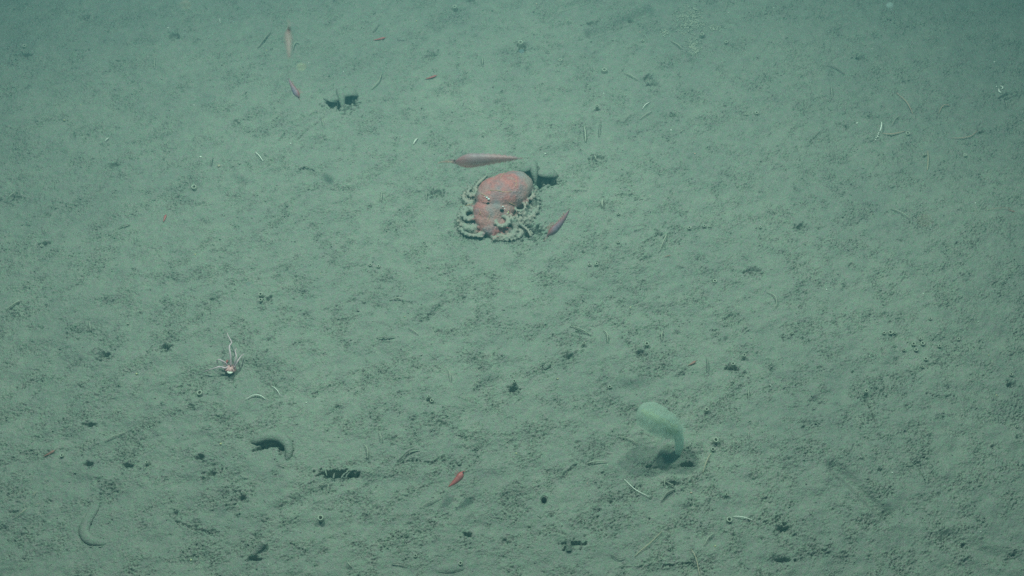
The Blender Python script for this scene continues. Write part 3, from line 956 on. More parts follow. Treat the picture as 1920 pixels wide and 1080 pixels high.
mound('mud_lump', 'flat blue grey lump beside a floating red shrimp', [(857, 862), (861, 868), (861, 873)], [3.5, 4.5, 3], [0.004, .006, .002], flat=.7, cat='mud lump')
mound('mud_mound', 'small pale looped mud lump beside a dark hollow', [(1020, 692), (1026, 686), (1032, 681)], [3.5, 5, 3], [0, .003, 0], flat=.8, jit=.1)


def burrow(lab, slabs, pillars, loc):
    e = empty('burrow_mound', G(*loc))
    tag(e, lab, 'burrow')
    for (pts, rad, z, fl) in slabs:
        P = spline([(*tuple(G(a, b, zz))[:2], zz, r) for (a, b), r, zz in zip(pts, rad, z)], 20)
        path = [(p[0], p[1], hs(p[0], p[1]) + p[2]) for p in P]
        rd = [max(p[3], .4) * mpp(*pts[0]) for p in P]
        rd[0] *= .3; rd[1] *= .75; rd[-1] *= .3; rd[-2] *= .75
        vs, fs = sweep(path, rd, 16, flat=fl, jit=.02)
        mesh_obj('roof', relative(vs, e.location), fs, M_mound, e)
    for (pts, rad, z) in pillars:
        P = spline([(*tuple(G(a, b, zz)), r) for (a, b), r, zz in zip(pts, rad, z)], 14)
        vs, fs = sweep([p[:3] for p in P], [p[3] * .0022 for p in P], 10, jit=.03, up=(0, 1, 0))
        mesh_obj('pillar', relative(vs, e.location), fs, M_mound, e)
    return e


burrow('two-mouthed burrow whose smooth mud roof droops to a pointed central pillar',
       [([(606, 184), (618, 186), (632, 183), (645, 174), (660, 173), (672, 180)], [2.5, 5, 8, 11, 9, 3], [0.0, .008, .014, .022, .020, 0.0], .55)],
       [([(639, 170), (640, 182), (642, 195), (643, 207)], [10, 8, 5, 2], [.024, .018, .0, -.02]),
        ([(633, 182), (633.5, 192), (633, 200)], [1.8, 1.4, .8], [.02, 0, -.02]),
        ([(612, 186), (620, 190), (632, 191)], [1.2, 1.6, 1.2], [.008, .008, .006])], (640, 185))
burrow('lobed burrow mound with three black openings just behind the octopus',
       [([(975, 318), (985, 315), (998, 308), (1006, 314)], [6, 9, 10, 6], [.01, .024, .032, .02], .55),
        ([(1008, 322), (1020, 324), (1034, 325), (1045, 330)], [6, 10, 10, 4], [.016, .022, .018, 0.004], .6)],
       [([(1000, 308), (1001, 320), (1003, 332), (1004, 345)], [8, 7, 5, 1.5], [.03, .026, .012, -.01]),
        ([(1007, 352), (1002, 356)], [6, 5], [-.01, -.01]),
        ([(1022, 336), (1022, 341)], [1.0, .7], [.0, -.02])], (1008, 335))
# ragged slit with crooked mud prongs
e = empty('slit_burrow', G(632, 888))
tag(e, 'ragged dark slit burrow crossed by crooked mud prongs', 'burrow')
for (pts, r) in (([(610, 880), (611, 886), (613, 892)], 2.2), ([(625, 897), (626, 891), (627, 887)], 1.8), ([(640, 897), (644, 890), (651, 885), (656, 878)], 2.0),
                 ([(648, 896), (651, 890), (657, 884)], 1.5), ([(655, 882), (665, 880), (668, 882)], 3.2), ([(603, 884), (605, 878)], 1.6), ([(620, 878), (622, 882)], 1.4),
                 ([(636, 879), (637, 883)], 1.2)):
    P = spline([tuple(G(a, b, .006)) for a, b in pts], 8)
    vs, fs = sweep(P, [r * .0019 * (1 - .55 * i / 8) for i in range(9)], 7, jit=.12)
    mesh_obj('prong', relative(vs, e.location), fs, M_mound, e)

# ------------------------------------------------------------------ the octopus
OC = G(932, 396)
OZ = hs(OC.x, OC.y)
m0 = mpp(932, 396)


def O(px, py, z):
    d = ray(px, py)
    t = (CAM_H - (OZ + z)) / -d[2]
    p = d * t
    return Vector((p[0] - OC.x, p[1] - OC.y, z))


vs, fs = [], []
parts = []      # pink ellipsoids: centre, radii


def pinkblob(c, r, rot=None):
    parts.append((Vector(c), r, rot))
    blob(c, r, vs, fs, 28, 18, rot)


rotm = Matrix.Rotation(R(18), 3, 'Z')
pinkblob(O(944, 361, .055), (.112, .083, .062), rotm)
pinkblob(O(965, 350, .055), (.075, .068, .056), rotm)
pinkblob(O(922, 372, .050), (.066, .060, .052))
pinkblob(O(920, 393, .036), (.070, .070, .044))
pinkblob(O(932, 383, .045), (.078, .070, .042))
pinkblob(O(924, 413, .020), (.068, .070, .031))
pinkblob(O(918, 402, .028), (.066, .070, .040))
pinkblob(O(912, 402, .020), (.050, .060, .028))
pinkblob(O(945, 400, .022), (.040, .046, .026))
pinkblob(O(913, 378, .075), (.018, .017, .017))          # eye turrets
pinkblob(O(941, 391, .064), (.017, .016, .016))
pinkblob(O(930, 390, .068), (.012, .020, .012))           # funnel
arm_paths = []


def arm(pts, coil=None, r0=.015, r1=.006, nsuck=True, side=1):
    """pts: (px,py,z) base..; coil: (cx,cy,radius px, start deg, turns, direction, z) appended as a spiral"""
    P = [O(*p) for p in pts]
    if coil:
        cx, cy, rad, st, turns, dr, z = coil
        n = int(10 * turns) + 2
        for i in range(n):
            t = i / (n - 1)
            a = R(st) + dr * t * turns * 2 * math.pi
            rr = rad * 1.08 * (1 - .50 * t)
            q = O(cx, cy, z)
            P.append(Vector((q.x + math.cos(a) * rr * m0, q.y + math.sin(a) * rr * m0, z + .010 * t)))
    path = [Vector(p) for p in spline([tuple(p) for p in P], len(P) * 7)]
    n = len(path)
    rad = [r0 * .9 + (r1 - r0 * .9) * (i / (n - 1)) ** .42 for i in range(n)]
    rad[-1] *= .4
    sweep(path, rad, 12, verts=vs, faces=fs)
    arm_paths.append((path, rad))
    if nsuck:
        d = 0
        for i in range(2, n - 2):
            d += (path[i] - path[i - 1]).length
            sp_ = rad[i] * 1.15 + .0042
            if d > sp_:
                d = 0
                t = (path[i + 1] - path[i - 1]).normalized()
                s = t.cross(Vector((0, 0, 1))).normalized() * side
                out = (s * .85 + Vector((0, 0, .55))).normalized()
                c0 = path[i] + out * rad[i] * .7
                rr = max(rad[i] * .52, .0042)
                sweep([c0, c0 + out * (rad[i] * .4 + .003), c0 + out * (rad[i] * .6 + .005)], [rr * .8, rr, rr * 1.12], 9, verts=vs, faces=fs, up=tuple(t))
    return path


# side=+1 puts suckers on the right of travel
arm([(905, 408, .022), (893, 425, .016), (876, 427, .014), (864, 416, .014)], (879, 403, 14.5, 200, 1.3, -1, .028), .016, .006, side=-1)
arm([(915, 425, .018), (900, 440, .012), (880, 441, .010), (868, 434, .009), (860, 422, .008)], None, .014, .007, side=-1)
arm([(922, 428, .018), (938, 443, .012), (958, 444, .012), (966, 428, .020), (961, 415, .036)], (943, 415, 15, 10, 1.25, 1, .044), .016, .006, side=1)
arm([(925, 432, .014), (925, 444, .010), (945, 450, .009), (965, 447, .008), (978, 440, .008)], None, .013, .008, side=1)
arm([(958, 412, .020), (975, 420, .016), (988, 430, .012), (996, 443, .008)], None, .013, .004, side=-1)
arm([(965, 405, .022), (985, 412, .014), (998, 406, .012), (1001, 394, .014), (991, 386, .032)], (976, 388, 12.5, 30, 1.2, 1, .046), .013, .005, side=1)
arm([(975, 385, .022), (1003, 395, .012), (1008, 377, .014), (1003, 364, .032)], (990, 366, 12.5, 60, 1.2, 1, .046), .013, .005, side=1)
arm([(900, 392, .022), (888, 385, .014), (874, 378, .012), (869, 368, .012), (876, 358, .012)], (884, 361, 10, 120, 1.1, -1, .020), .012, .005, side=-1)
arm([(895, 372, .02), (890, 355, .012), (898, 343, .012), (909, 333, .012), (914, 328, .010)], None, .011, .006, side=-1)
# small tight tip coil at the front
P = []
q = O(903, 441, .010)
for i in range(26):
    a = i / 25 * 2 * math.pi * 1.6
    rr = (7.5 - 4.2 * i / 25) * m0
    P.append(Vector((q.x + math.cos(a) * rr, q.y + math.sin(a) * rr, .012 + .006 * i / 25)))
sweep(P, [.0052 - .0022 * i / 25 for i in range(26)], 10, verts=vs, faces=fs)
# web skirt lumps joining arms
for (a, b, z, r) in ((945, 436, .006, (.080, .034, .018)), (888, 420, .006, (.045, .045, .014)), (985, 402, .006, (.045, .055, .016)), (880, 370, .004, (.032, .045, .012)), (1000, 378, .004, (.026, .05, .014))):
    blob(O(a, b, z), r, vs, fs, 20, 10)

tmp = bpy.data.meshes.new('octopus_cage')
tmp.from_pydata([tuple(v) for v in vs], [], fs)
to = bpy.data.objects.new('octopus_cage', tmp)
C.objects.link(to)
md = to.modifiers.new('r', 'REMESH'); md.mode = 'VOXEL'; md.voxel_size = 0.0019
ms = to.modifiers.new('s', 'SMOOTH'); ms.iterations = 7; ms.factor = .5
dg = bpy.context.evaluated_depsgraph_get()
body_me = bpy.data.meshes.new_from_object(to.evaluated_get(dg))
bpy.data.objects.remove(to)
body_me.name = 'octopus'
nv = len(body_me.vertices)
cv = np.empty(nv * 3, dtype=np.float32)
body_me.vertices.foreach_get('co', cv)
cv = cv.reshape(-1, 3)
fmin = np.full(nv, 9.0)
for (c, r, rot) in parts:
    d = cv - np.array(tuple(c))
    if rot is not None: d = d @ np.array(rot)
    fmin = np.minimum(fmin, np.sqrt(((d / np.array(r)) ** 2).sum(1)))
dust = np.clip((fmin - 1.01) / 0.30, 0, 1)
# distance to arms: arms crossing the web stay muddy
dm = np.full(nv, 9.0)
for path, rad in arm_paths:
    A = np.array([tuple(p) for p in path[6:]]); Rr = np.array(rad[6:])
    for p, r in zip(A, Rr):
        dm = np.minimum(dm, np.sqrt(((cv - p) ** 2).sum(1)) / r)
dust = np.maximum(dust, np.clip((1.25 - dm) / .2, 0, 1) * (cv[:, 2] > .004))
nrm = np.empty(nv * 3, dtype=np.float32)
body_me.vertices.foreach_get('normal', nrm)
nrm = nrm.reshape(-1, 3)


def vnoise(p, s, seed):
    r = np.random.default_rng(seed)
    out = np.zeros(len(p))
    for k in range(14):
        d = r.normal(size=3); d /= np.linalg.norm(d)
        out += np.sin(p @ d * s * r.uniform(.7, 1.4) + r.uniform(0, 6.28))
    return out / 14 ** .5


cv += nrm * ((np.clip(vnoise(cv, 520, 1), 0, 2) * .0009 + vnoise(cv, 130, 2) * .0016 + vnoise(cv, 55, 3) * .0022)[:, None]).astype(np.float32)
body_me.vertices.foreach_set('co', cv.ravel())
at = body_me.attributes.new('dust', 'FLOAT', 'POINT')
at.data.foreach_set('value', dust.astype(np.float32))
# the mantle's outer skirt is greyer than its crown
c0 = np.array(tuple(parts[0][0]))
q = np.sqrt(((cv[:, 0] - c0[0]) / .115) ** 2 + ((cv[:, 1] - c0[1]) / .085) ** 2)
rim = np.clip((q - .66 + .14 * vnoise(cv, 60, 7)) / .35, 0, 1) * (cv[:, 1] > c0[1] - .03)
rim = np.maximum(rim, .55 * np.clip(.35 + .9 * vnoise(cv, 38, 12) - 6 * np.abs(cv[:, 1] - .022), 0, 1))
at2 = body_me.attributes.new('rim', 'FLOAT', 'POINT')
at2.data.foreach_set('value', rim.astype(np.float32))
body_me.polygons.foreach_set('use_smooth', [True] * len(body_me.polygons))
# octopus skin
m, nt, b = new_mat('octopus_skin')
tc = N(nt, 'ShaderNodeTexCoord')
ob = tc.outputs['Object']
f1 = noise(nt, ob, 15, 5, .62)
skin = ramp(nt, f1, [(0.32, (.28, .20, .25)), (.43, (.40, .18, .21)), (.54, (.54, .16, .17)), (.64, (.43, .18, .20)), (.72, (.60, .33, .28))])
f2 = noise(nt, ob, 150, 4, .7)
sk2 = ramp(nt, f2, [(.35, (.78, .78, .80)), (.65, (1.22, 1.22, 1.18))])
skin = mix(nt, 1.0, skin, sk2, 'MULTIPLY')
# a bluish bloom where mud film lies on the margin of the mantle
sep = N(nt, 'ShaderNodeSeparateXYZ'); nt.links.new(ob, sep.inputs[0])
f3 = noise(nt, ob, 45, 3, .6)
film0 = ramp(nt, f3, [(.50, (0, 0, 0)), (.78, (.35, .35, .35))])
lw = N(nt, 'ShaderNodeAttribute', attribute_name='rim')
film = mix(nt, lw.outputs['Fac'], film0, (.68, .68, .68))
skin = mix(nt, film, skin, (.34, .30, .29))
at_n = N(nt, 'ShaderNodeAttribute', attribute_name='dust')
geo = N(nt, 'ShaderNodeNewGeometry')
armn = ramp(nt, noise(nt, ob, 30, 3, .6), [(.42, (.15, .15, .15)), (.62, (.75, .75, .75))])
sedc = mix(nt, armn, sediment_nodes(nt, geo.outputs['Position']), (.42, .33, .30))
nt.links.new(mix(nt, at_n.outputs['Fac'], skin, sedc), b.inputs['Base Color'])
b.inputs['Roughness'].default_value = .62
b.inputs['Specular IOR Level'].default_value = .45
bump(nt, b, f2, .0025)
body_me.materials.clear()
body_me.materials.append(m)
octo = bpy.data.objects.new('octopus', body_me)
octo.location = (OC.x, OC.y, OZ)
C.objects.link(octo)
tag(octo, 'warty red octopus crouching on the mud with curled sucker-lined arms', 'octopus')
for (a, b_, z) in ((915, 381, .083), (941, 394, .074)):
    v1, f1_ = blob(O(a, b_, z), (.0085, .006, .006), nu=12, nv=8)
    mesh_obj('eye', v1, f1_, M_eye, octo)
M_glint = simple('painted_glint', (.75, .76, .80), .4, .1, 80)  # pale blobs stand in for specular glints on the skin
v1, f1_ = [], []
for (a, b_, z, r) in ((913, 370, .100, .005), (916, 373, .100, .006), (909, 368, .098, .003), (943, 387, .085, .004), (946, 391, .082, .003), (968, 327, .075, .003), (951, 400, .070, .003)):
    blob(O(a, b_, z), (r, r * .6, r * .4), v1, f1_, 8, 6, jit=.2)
mesh_obj('skin_glint', v1, f1_, M_glint, octo)['label'] = 'whitish patches painted as wet glints on the skin'


def octo_ray_z(px, py):
    """height of the octopus skin under a photograph pixel (for strands lying on it)"""
    d = Vector(ray(px, py)).normalized()
    org = Vector((0, 0, CAM_H)) - octo.location
    hit, loc, n, i = octo.ray_cast(org, d)
    return (loc + octo.location + n * .0012) if hit else G(px, py, .004)


bpy.context.view_layer.update()
M_strand = simple('orange_strand', (.62, .40, .25), .7, .1, 60)
M_strand2 = simple('yellow_strand', (.85, .80, .40), .7, .1, 60)
ST = [([(915, 357.5), (930, 357), (945, 360), (960, 359)], .55, M_strand, 'long level orange strand lying across the octopus mantle'),
      ([(893, 358), (902, 363), (914, 368)], .5, M_strand, 'orange strand sloping down to the octopus eye'),
      ([(938, 334), (943, 327), (946, 324)], .6, M_strand, 'short orange strand on the top rim of the octopus mantle'),
      ([(966, 350), (968, 343), (967, 338)], .55, M_strand, 'short upright orange strand high on the octopus mantle'),
      ([(954, 379), (960, 382), (965, 384)], .6, M_strand, 'short pinkish strand between octopus eye and a curled arm'),
      ([(863, 388), (878, 384), (887, 381)], .6, M_strand, 'yellowish orange strand reaching from the mud to the octopus head'),
      ([(914, 415), (917, 408), (919, 403)], .5, M_strand, 'short slanting strand on the octopus web below the eye'),
      ([(899, 393), (901, 400), (898, 402)], .5, M_strand, 'tiny hooked strand beside the ring-shaped octopus arm'),
      ([(952, 400), (953, 396)], 1.1, M_strand2, 'bright yellow speck of debris above the front arm coil')]
for pts, r, mat, lab in ST:
    P = [octo_ray_z(*p) for p in pts]
    P = spline([tuple(p) for p in P], 10)
    v1, f1_ = sweep(P, r * .8 * m0, 5)
    loc = Vector(P[5])
    o = mesh_obj('strand', relative(v1, loc), f1_, mat)
    o.location = loc
    tag(o, lab, 'strand', 'debris strands on the octopus')


# ------------------------------------------------------------------ shrimps
def shrimp_mat(name, c_mid, c_red, alpha=1.0, scale=60):
    m, nt, b = new_mat(name)
    tc = N(nt, 'ShaderNodeTexCoord')
    sep = N(nt, 'ShaderNodeSeparateXYZ')
    nt.links.new(tc.outputs['Generated'], sep.inputs[0])
    # belly and both ends red, the middle of the back clear bluish
    along = ramp(nt, sep.outputs['X'], [(0.0, (.35, .35, .35)), (.22, (.9, .9, .9)), (.38, (.05, .05, .05)), (.52, (.15, .15, .15)), (.72, (.85, .85, .85)), (1.0, (.5, .5, .5))])
    side = ramp(nt, sep.outputs['Y'], [(.1, (1, 1, 1)), (.45, (.25, .25, .25)), (.9, (0, 0, 0))])
    nn = noise(nt, tc.outputs['Object'], scale, 3, .6)
    k = mix(nt, .62, along, side)
    k = mix(nt, .25, k, nn)
    nt.links.new(mix(nt, k, c_mid, c_red), b.inputs['Base Color'])
    b.inputs['Roughness'].default_value = .45
    b.inputs['Alpha'].default_value = alpha
    return m


M_krill_big = shrimp_mat('shrimp_shell_bluish', (.25, .19, .26), (.46, .07, .07), .55)
M_krill = shrimp_mat('shrimp_shell_lilac', (.24, .24, .38), (.50, .11, .10), .75)
M_krill_red = shrimp_mat('shrimp_shell_red', (.48, .16, .18), (.50, .07, .07), .92)
M_krill_far = shrimp_mat('shrimp_shell_pale', (.30, .11, .13), (.32, .08, .10), .20)
M_krill_dull = shrimp_mat('shrimp_shell_dull', (.40, .24, .22), (.48, .14, .12), .85)
M_limb = simple('shrimp_limb', (.55, .28, .26), .6, .1, 60, alpha=.5)


def shrimp(head, tail, zh, zt, wpx, mat, lab, grp='shrimps swimming over the sea floor', legs=True, arch=.06, flip=1, bigeye=1.0, eyeside=1):
    a = G(*head, zh); b = G(*tail, zt)
    L = (b - a).length
    X = (b - a).normalized()
    # body side axis lies roughly across the view, dorsal axis perpendicular to it
    view = Vector(ray((head[0] + tail[0]) / 2, (head[1] + tail[1]) / 2)).normalized()
    Yv = X.cross(view).normalized() * flip
    Zv = X.cross(Yv)
    scale_px = (a.length_squared and 1)
    dist = (Vector((0, 0, CAM_H)) - (a + b) / 2).length
    W = wpx * dist * TH / 960 / 2 / 1.0
    W *= 1 / math.sqrt(1)  # half width in metres
    e = bpy.data.objects.new('shrimp', None)
    e.matrix_world = Matrix.Translation(a) @ Matrix(((X.x, Yv.x, Zv.x), (X.y, Yv.y, Zv.y), (X.z, Yv.z, Zv.z))).to_4x4()
    e.empty_display_size = .03
    C.objects.link(e)
    tag(e, lab, 'shrimp', grp)
    prof = [(-.02, .05), (.02, .16), (.06, .34), (.12, .66), (.20, .92), (.28, 1.0), (.36, .95), (.42, .82), (.46, .92), (.50, .72), (.54, .84), (.58, .62), (.62, .74), (.66, .52),
            (.70, .64), (.74, .42), (.78, .53), (.82, .34), (.86, .38), (.90, .26), (.94, .22), (.96, .14)]
    path, rad = [], []
    for t, r in prof:
        path.append((t * L, math.sin(min(t, 1) * math.pi) * arch * L, 0))
        rad.append(r * W)
    v, f = sweep(path, rad, 14, flat=.8, up=(0, 0, 1))
    # rostrum spine is part of the body
    sweep([(0.02 * L, .3 * W, 0), (-.06 * L, .45 * W, 0)], [W * .14, W * .02], 6, verts=v, faces=f)
    mesh_obj('body', v, f, mat, e)
    # tail fan
    for s in (-1, 0, 1):
        v, f = sweep([(.94 * L, arch * .18 * L, s * W * .1), (.985 * L, arch * .05 * L, s * W * .32), (1.03 * L, 0, s * W * .55)], [W * .12, W * .24, W * .10], 8, flat=.3, up=(0, 1, 0))
        mesh_obj('tail_fan', v, f, mat, e)
    if legs:
        rr = random.Random(int(head[0]))
        for i in range(5):
            t = .16 + i * .055
            for s in (-1, 1):
                y0 = -W * .7 + math.sin(t * math.pi) * arch * L
                v, f = sweep([(t * L, y0, s * W * .3), ((t + .03) * L, y0 - W * .7, s * W * .5), ((t - .02) * L, y0 - W * (1.0 + rr.random() * .3), s * W * .6)],
                             [W * .09, W * .06, W * .03], 5)
                mesh_obj('leg', v, f, M_limb, e)
        for i in range(5):
            t = .47 + i * .08
            y0 = -W * .55 + math.sin(t * math.pi) * arch * L
            for s in (-1, 1):
                v, f = sweep([(t * L, y0, s * W * .3), ((t + .03) * L, y0 - W * .42, s * W * .4)], [W * .13, W * .05], 6, flat=.5)
                mesh_obj('swimmeret', v, f, M_limb, e)
    for s in (-1, 1):
        v, f = blob((.05 * L, W * .26 * eyeside, s * W * .40), (W * .23 * bigeye, W * .23 * bigeye, W * .21 * bigeye), nu=10, nv=7)
        mesh_obj('eye', v, f, M_eye, e)
        v, f = sweep(spline([(.0, W * .05, s * W * .15), (-.10 * L, W * .2, s * W * .5), (-.16 * L, W * .1, s * W * 1.2), (-.14 * L + .2 * L, W * .4, s * W * 1.9)], 12), W * .035, 4)
        mesh_obj('antenna', v, f, M_limb, e)
    return e


shrimp((849, 305), (975, 297), 1.55, 1.62, 27, M_krill_big, 'large red and bluish shrimp gliding just above the octopus', legs=False, arch=.015, flip=1, bigeye=.6)
shrimp((1025, 443), (1068, 393), .62, .70, 15, M_krill, 'lilac shrimp with red edges slanting past the octopus arms', flip=-1, arch=.05)
shrimp((562, 184), (541, 147), .45, .50, 11, M_krill, 'slim purplish shrimp with one dark eye near the two-mouthed burrow', legs=True, flip=1, arch=.03, bigeye=1.1)
shrimp((869, 883), (840, 913), .105, .09, 13, M_krill_red, 'plump dark red shrimp floating over its own two shadows', flip=1, arch=.07, bigeye=1.2)
shrimp((540, 52), (542, 112), 2.3, 2.3, 14, M_krill_far, 'faint pink shrimp blurred close to the lens, seen head up', legs=False, arch=0, bigeye=1.6)
small = [((723, 70), (699, 75), 4.6, 'slender bright red shrimp resting on the mud beside a short stick'), ((819, 141), (797, 148), 4.6, 'slender pale red shrimp resting on open mud above the octopus'),
         ((103, 844), (81, 856), 5.2, 'short red shrimp resting on bare mud far from any burrow'), ((1305, 677), (1290, 685), 5.2, 'small pinkish shrimp beside an upright muddy twig'),
         ((1258, 478), (1244, 481), 1.8, 'thin red shrimp like a thread below the spoke-like scratches'), ((311, 402), (306, 416), 5, 'stubby dull red shrimp with a dark spot behind it'),
         ((427, 675), (423, 682), 5, 'tiny red shrimp sheltering behind the pink anemone'), ((1903, 397), (1889, 392), 2.2, 'faint thin red shrimp near the picture edge')]
for h, t, wp, lab in small:
    shrimp(h, t, .008, .006, wp * .85, M_krill_dull if wp > 5 or wp < 2.5 else M_krill_red, lab, grp='small red shrimps resting on the mud', legs=False, arch=.03, bigeye=.8)

# ------------------------------------------------------------------ the pink anemone with long tentacles
M_an = simple('anemone_body', (.66, .36, .38), .5, .35, 90)
M_tent = simple('anemone_tentacle', (.74, .54, .62), .4, .1, 60, alpha=.8)
AN = G(432, 696)
e = empty('anemone', AN)
tag(e, 'small pink anemone trailing long thin whitish tentacles', 'anemone')


def A(px, py, z):
    return G(px, py, z) - AN


v, f = blob(A(432, 692, .012), (.022, .016, .013), nu=16, nv=10, jit=.16)
mesh_obj('body', v, f, M_an, e)
v, f = sweep(spline([tuple(A(426, 697, .020)), tuple(A(431, 699, .022)), tuple(A(436, 698, .020))], 8), [.002, .0035, .0045, .005, .005, .0045, .004, .003, .002], 8, flat=.7)
mesh_obj('white_base', v, f, M_white, e)
for pts in ([(433, 688, .02), (432, 665, .05), (430, 650, .06), (434, 643, .06), (432, 637, .055), (428, 630, .05), (426, 624, .04)],
            [(427, 686, .02), (421, 679, .04), (409, 674, .045), (407, 679, .03), (409, 685, .02)],
            [(425, 691, .02), (413, 688, .035), (400, 691, .035), (383, 697, .012)],
            [(438, 688, .02), (441, 678, .04), (443, 668, .05), (441, 658, .05), (444, 653, .04)],
            [(439, 690, .02), (445, 678, .035), (452, 668, .03), (457, 664, .02)],
            [(428, 688, .02), (420, 690, .03), (410, 687, .03), (404, 690, .02)]):
    P = spline([tuple(A(*p)) for p in pts], 24)
    v, f = sweep(P, [.0038 * (1 - .62 * (i / 24)) for i in range(25)], 7)
    mesh_obj('tentacle', v, f, M_tent, e)
for k in range(9):
    a = k / 9 * 6.28
    v, f = sweep([(math.cos(a) * .014, .004 + math.sin(a) * .011, .022), (math.cos(a) * .022, .004 + math.sin(a) * .018, .030)], [.0022, .0008], 6)
    mesh_obj('short_tentacle', v, f, M_an, e)

# ------------------------------------------------------------------ the sea pen
SP = G(1272, 852)
e = empty('sea_pen', SP)
pass
tag(e, 'pale translucent sea pen bending over its dark shadow', 'sea pen')


def Pp(px, py, z): return G(px, py, z) - SP


def jelly(name, col, alpha, rough=.5):
    m = bpy.data.materials.new(name)
    m.use_nodes = True
    nt = m.node_tree
    nt.nodes.clear()
    out = N(nt, 'ShaderNodeOutputMaterial')
    tc = N(nt, 'ShaderNodeTexCoord')
    f = noise(nt, tc.outputs['Object'], 90, 3, .6)
    c = ramp(nt, f, [(.3, tuple(v * .9 for v in col)), (.7, col)])
    df = N(nt, 'ShaderNodeBsdfDiffuse'); tl = N(nt, 'ShaderNodeBsdfTranslucent'); tr = N(nt, 'ShaderNodeBsdfTransparent')
    nt.links.new(c, df.inputs[0]); nt.links.new(c, tl.inputs[0])
    m1 = N(nt, 'ShaderNodeMixShader'); m1.inputs[0].default_value = .5
    nt.links.new(df.outputs[0], m1.inputs[1]); nt.links.new(tl.outputs[0], m1.inputs[2])
    m2 = N(nt, 'ShaderNodeMixShader'); m2.inputs[0].default_value = alpha
    nt.links.new(tr.outputs[0], m2.inputs[1]); nt.links.new(m1.outputs[0], m2.inputs[2])
    nt.links.new(m2.outputs[0], out.inputs[0])
    return m


M_leaf = jelly('sea_pen_leaf', (.74, .86, .82), .11)
M_stalk = jelly('sea_pen_stalk', (.85, 1.0, .93), .75)
M_core = jelly('sea_pen_core', (.85, .90, .62), .55)
axis = spline([tuple(Pp(1271, 852, -.01)), tuple(Pp(1274, 832, .05)), tuple(Pp(1270, 812, .11)), tuple(Pp(1252, 798, .155)), tuple(Pp(1234, 787, .18)), tuple(Pp(1214, 776, .19)), tuple(Pp(1205, 771, .185))], 36)
axis = [Vector(a) for a in axis]
v, f = sweep(axis[:17], [.0105 + .004 * math.sin(i / 16 * 3.14) + .006 * (i / 16) ** 2 for i in range(17)], 14)
mesh_obj('stalk', v, f, M_stalk, e)
v, f = sweep(axis[14:], [.019 * (1 - .55 * (i / 22)) for i in range(23)], 14, jit=.08)
mesh_obj('rachis', v, f, M_core, e)
k0 = 13
nn = len(axis) - k0
v, f = sweep([p + Vector((0, 0, -.006)) for p in axis[k0:]], [.014 + .038 * math.sin(min(1, (i + 1.5) / (nn + 1.5)) * math.pi * .94) ** .6 for i in range(nn)], 20, jit=.05)
mesh_obj('sac', v, f, jelly('sea_pen_sac', (.74, .86, .78), .36), e)
rr = random.Random(9)
v, f = [], []
vc, fc = [], []
n = len(axis)
for i in range(12 * 4, n * 4 - 6):
    u = i / 4
    k = min(int(u), n - 2)
    c = axis[k].lerp(axis[k + 1], u - k)
    t = (axis[k + 1] - axis[k]).normalized()
    tt = (u - 12) / (n - 13)
    Lf = .060 * (math.sin(min(1, .12 + tt * 1.02) * math.pi) ** .45) * (1 - .25 * tt)
    for s in range(5):
        ang = rr.uniform(0, 6.283)
        b1 = t.orthogonal().normalized(); b2 = t.cross(b1)
        d = b1 * math.cos(ang) + b2 * math.sin(ang)
        d = (d + Vector((0, 0, -.18)) + t * rr.uniform(-.1, .45)).normalized()
        ln = Lf * rr.uniform(.65, 1.1)
        p1 = c + d * ln * .5 + t * .003
        p2 = c + d * ln + Vector((0, 0, -ln * .15))
        sweep([c + d * .006, p1, p2], [.0035, .0058, .0014], 5, flat=.35, verts=v, faces=f, up=tuple(t))
        if s == 0 and rr.random() < .5:
            blob(c + d * ln * rr.uniform(.2, .6), (.0022, .0022, .0022), vc, fc, 6, 4)
mesh_obj('plume', v, f, M_leaf, e)
mesh_obj('polyps', vc, fc, simple('polyp', (.72, .78, .42), .5, .15, 80, alpha=.7), e)

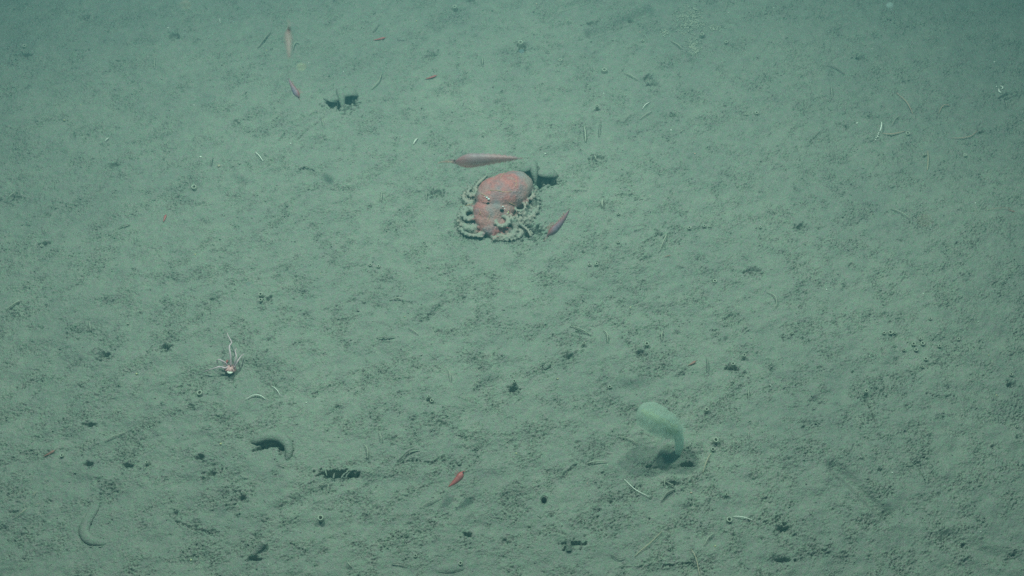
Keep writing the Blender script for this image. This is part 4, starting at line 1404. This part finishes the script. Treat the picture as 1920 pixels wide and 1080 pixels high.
# ------------------------------------------------------------------ snow flecks drifting in the water
for (a, b, z, r, col, al, lab) in ((565, 125, 1.9, 9, (.62, .58, .35), .13, 'blurred yellowish snow fleck drifting near the faint pink shrimp'),
                                   (1735, 413, 2.1, 14, (.50, .34, .28), .08, 'large faint reddish snow fleck drifting over the mud'),
                                   (348, 9, 2.0, 10, (.50, .38, .32), .09, 'faint brownish snow fleck drifting by the upper picture edge'),
                                   (978, 96, .3, 5, (.30, .45, .50), .35, 'small bluish snow fleck under the paired tubes'),
                                   (1668, 10, .8, 7, (.55, .66, .66), .3, 'pale bluish snow fleck by the upper picture edge'),
                                   (598, 753, 1.2, 11, (.62, .66, .60), .22, 'pale hazy snow fleck drifting above bare mud'),
                                   (466, 532, 1.0, 5, (.3, .42, .42), .25, 'dim bluish snow fleck over the mud')):
    p = G(a, b, z)
    dist = (Vector((0, 0, CAM_H)) - p).length
    m = r * dist * TH / 960
    mat = jelly('snow_fleck', col, al)
    v, f = blob((0, 0, 0), (m, m * .8, m * .6), nu=12, nv=8, jit=.12)
    o = mesh_obj('snow_fleck', v, f, mat)
    o.location = p
    tag(o, lab, 'snow fleck', 'snow flecks drifting in the water')

# ------------------------------------------------------------------ the water's own haze: one closed box round camera, lamps and floor
m = bpy.data.materials.new('sea_water_haze')
m.use_nodes = True
nt = m.node_tree
nt.nodes.clear()
out = nt.nodes.new('ShaderNodeOutputMaterial')
vol = nt.nodes.new('ShaderNodeVolumePrincipled')
vol.inputs['Color'].default_value = (.28, .78, 1.0, 1)
vol.inputs['Density'].default_value = .064
vol.inputs['Anisotropy'].default_value = .35
nt.links.new(vol.outputs[0], out.inputs['Volume'])
bm = bmesh.new()
bmesh.ops.create_cube(bm, size=1)
me = bpy.data.meshes.new('haze')
bm.to_mesh(me); bm.free()
me.materials.append(m)
o = bpy.data.objects.new('haze', me)
o.scale = (150, 150, 5.6)
o.location = (0, 2, -1.1 + 2.8)
C.objects.link(o)
tag(o, 'blue green haze of the sea water', 'haze', kind='stuff')
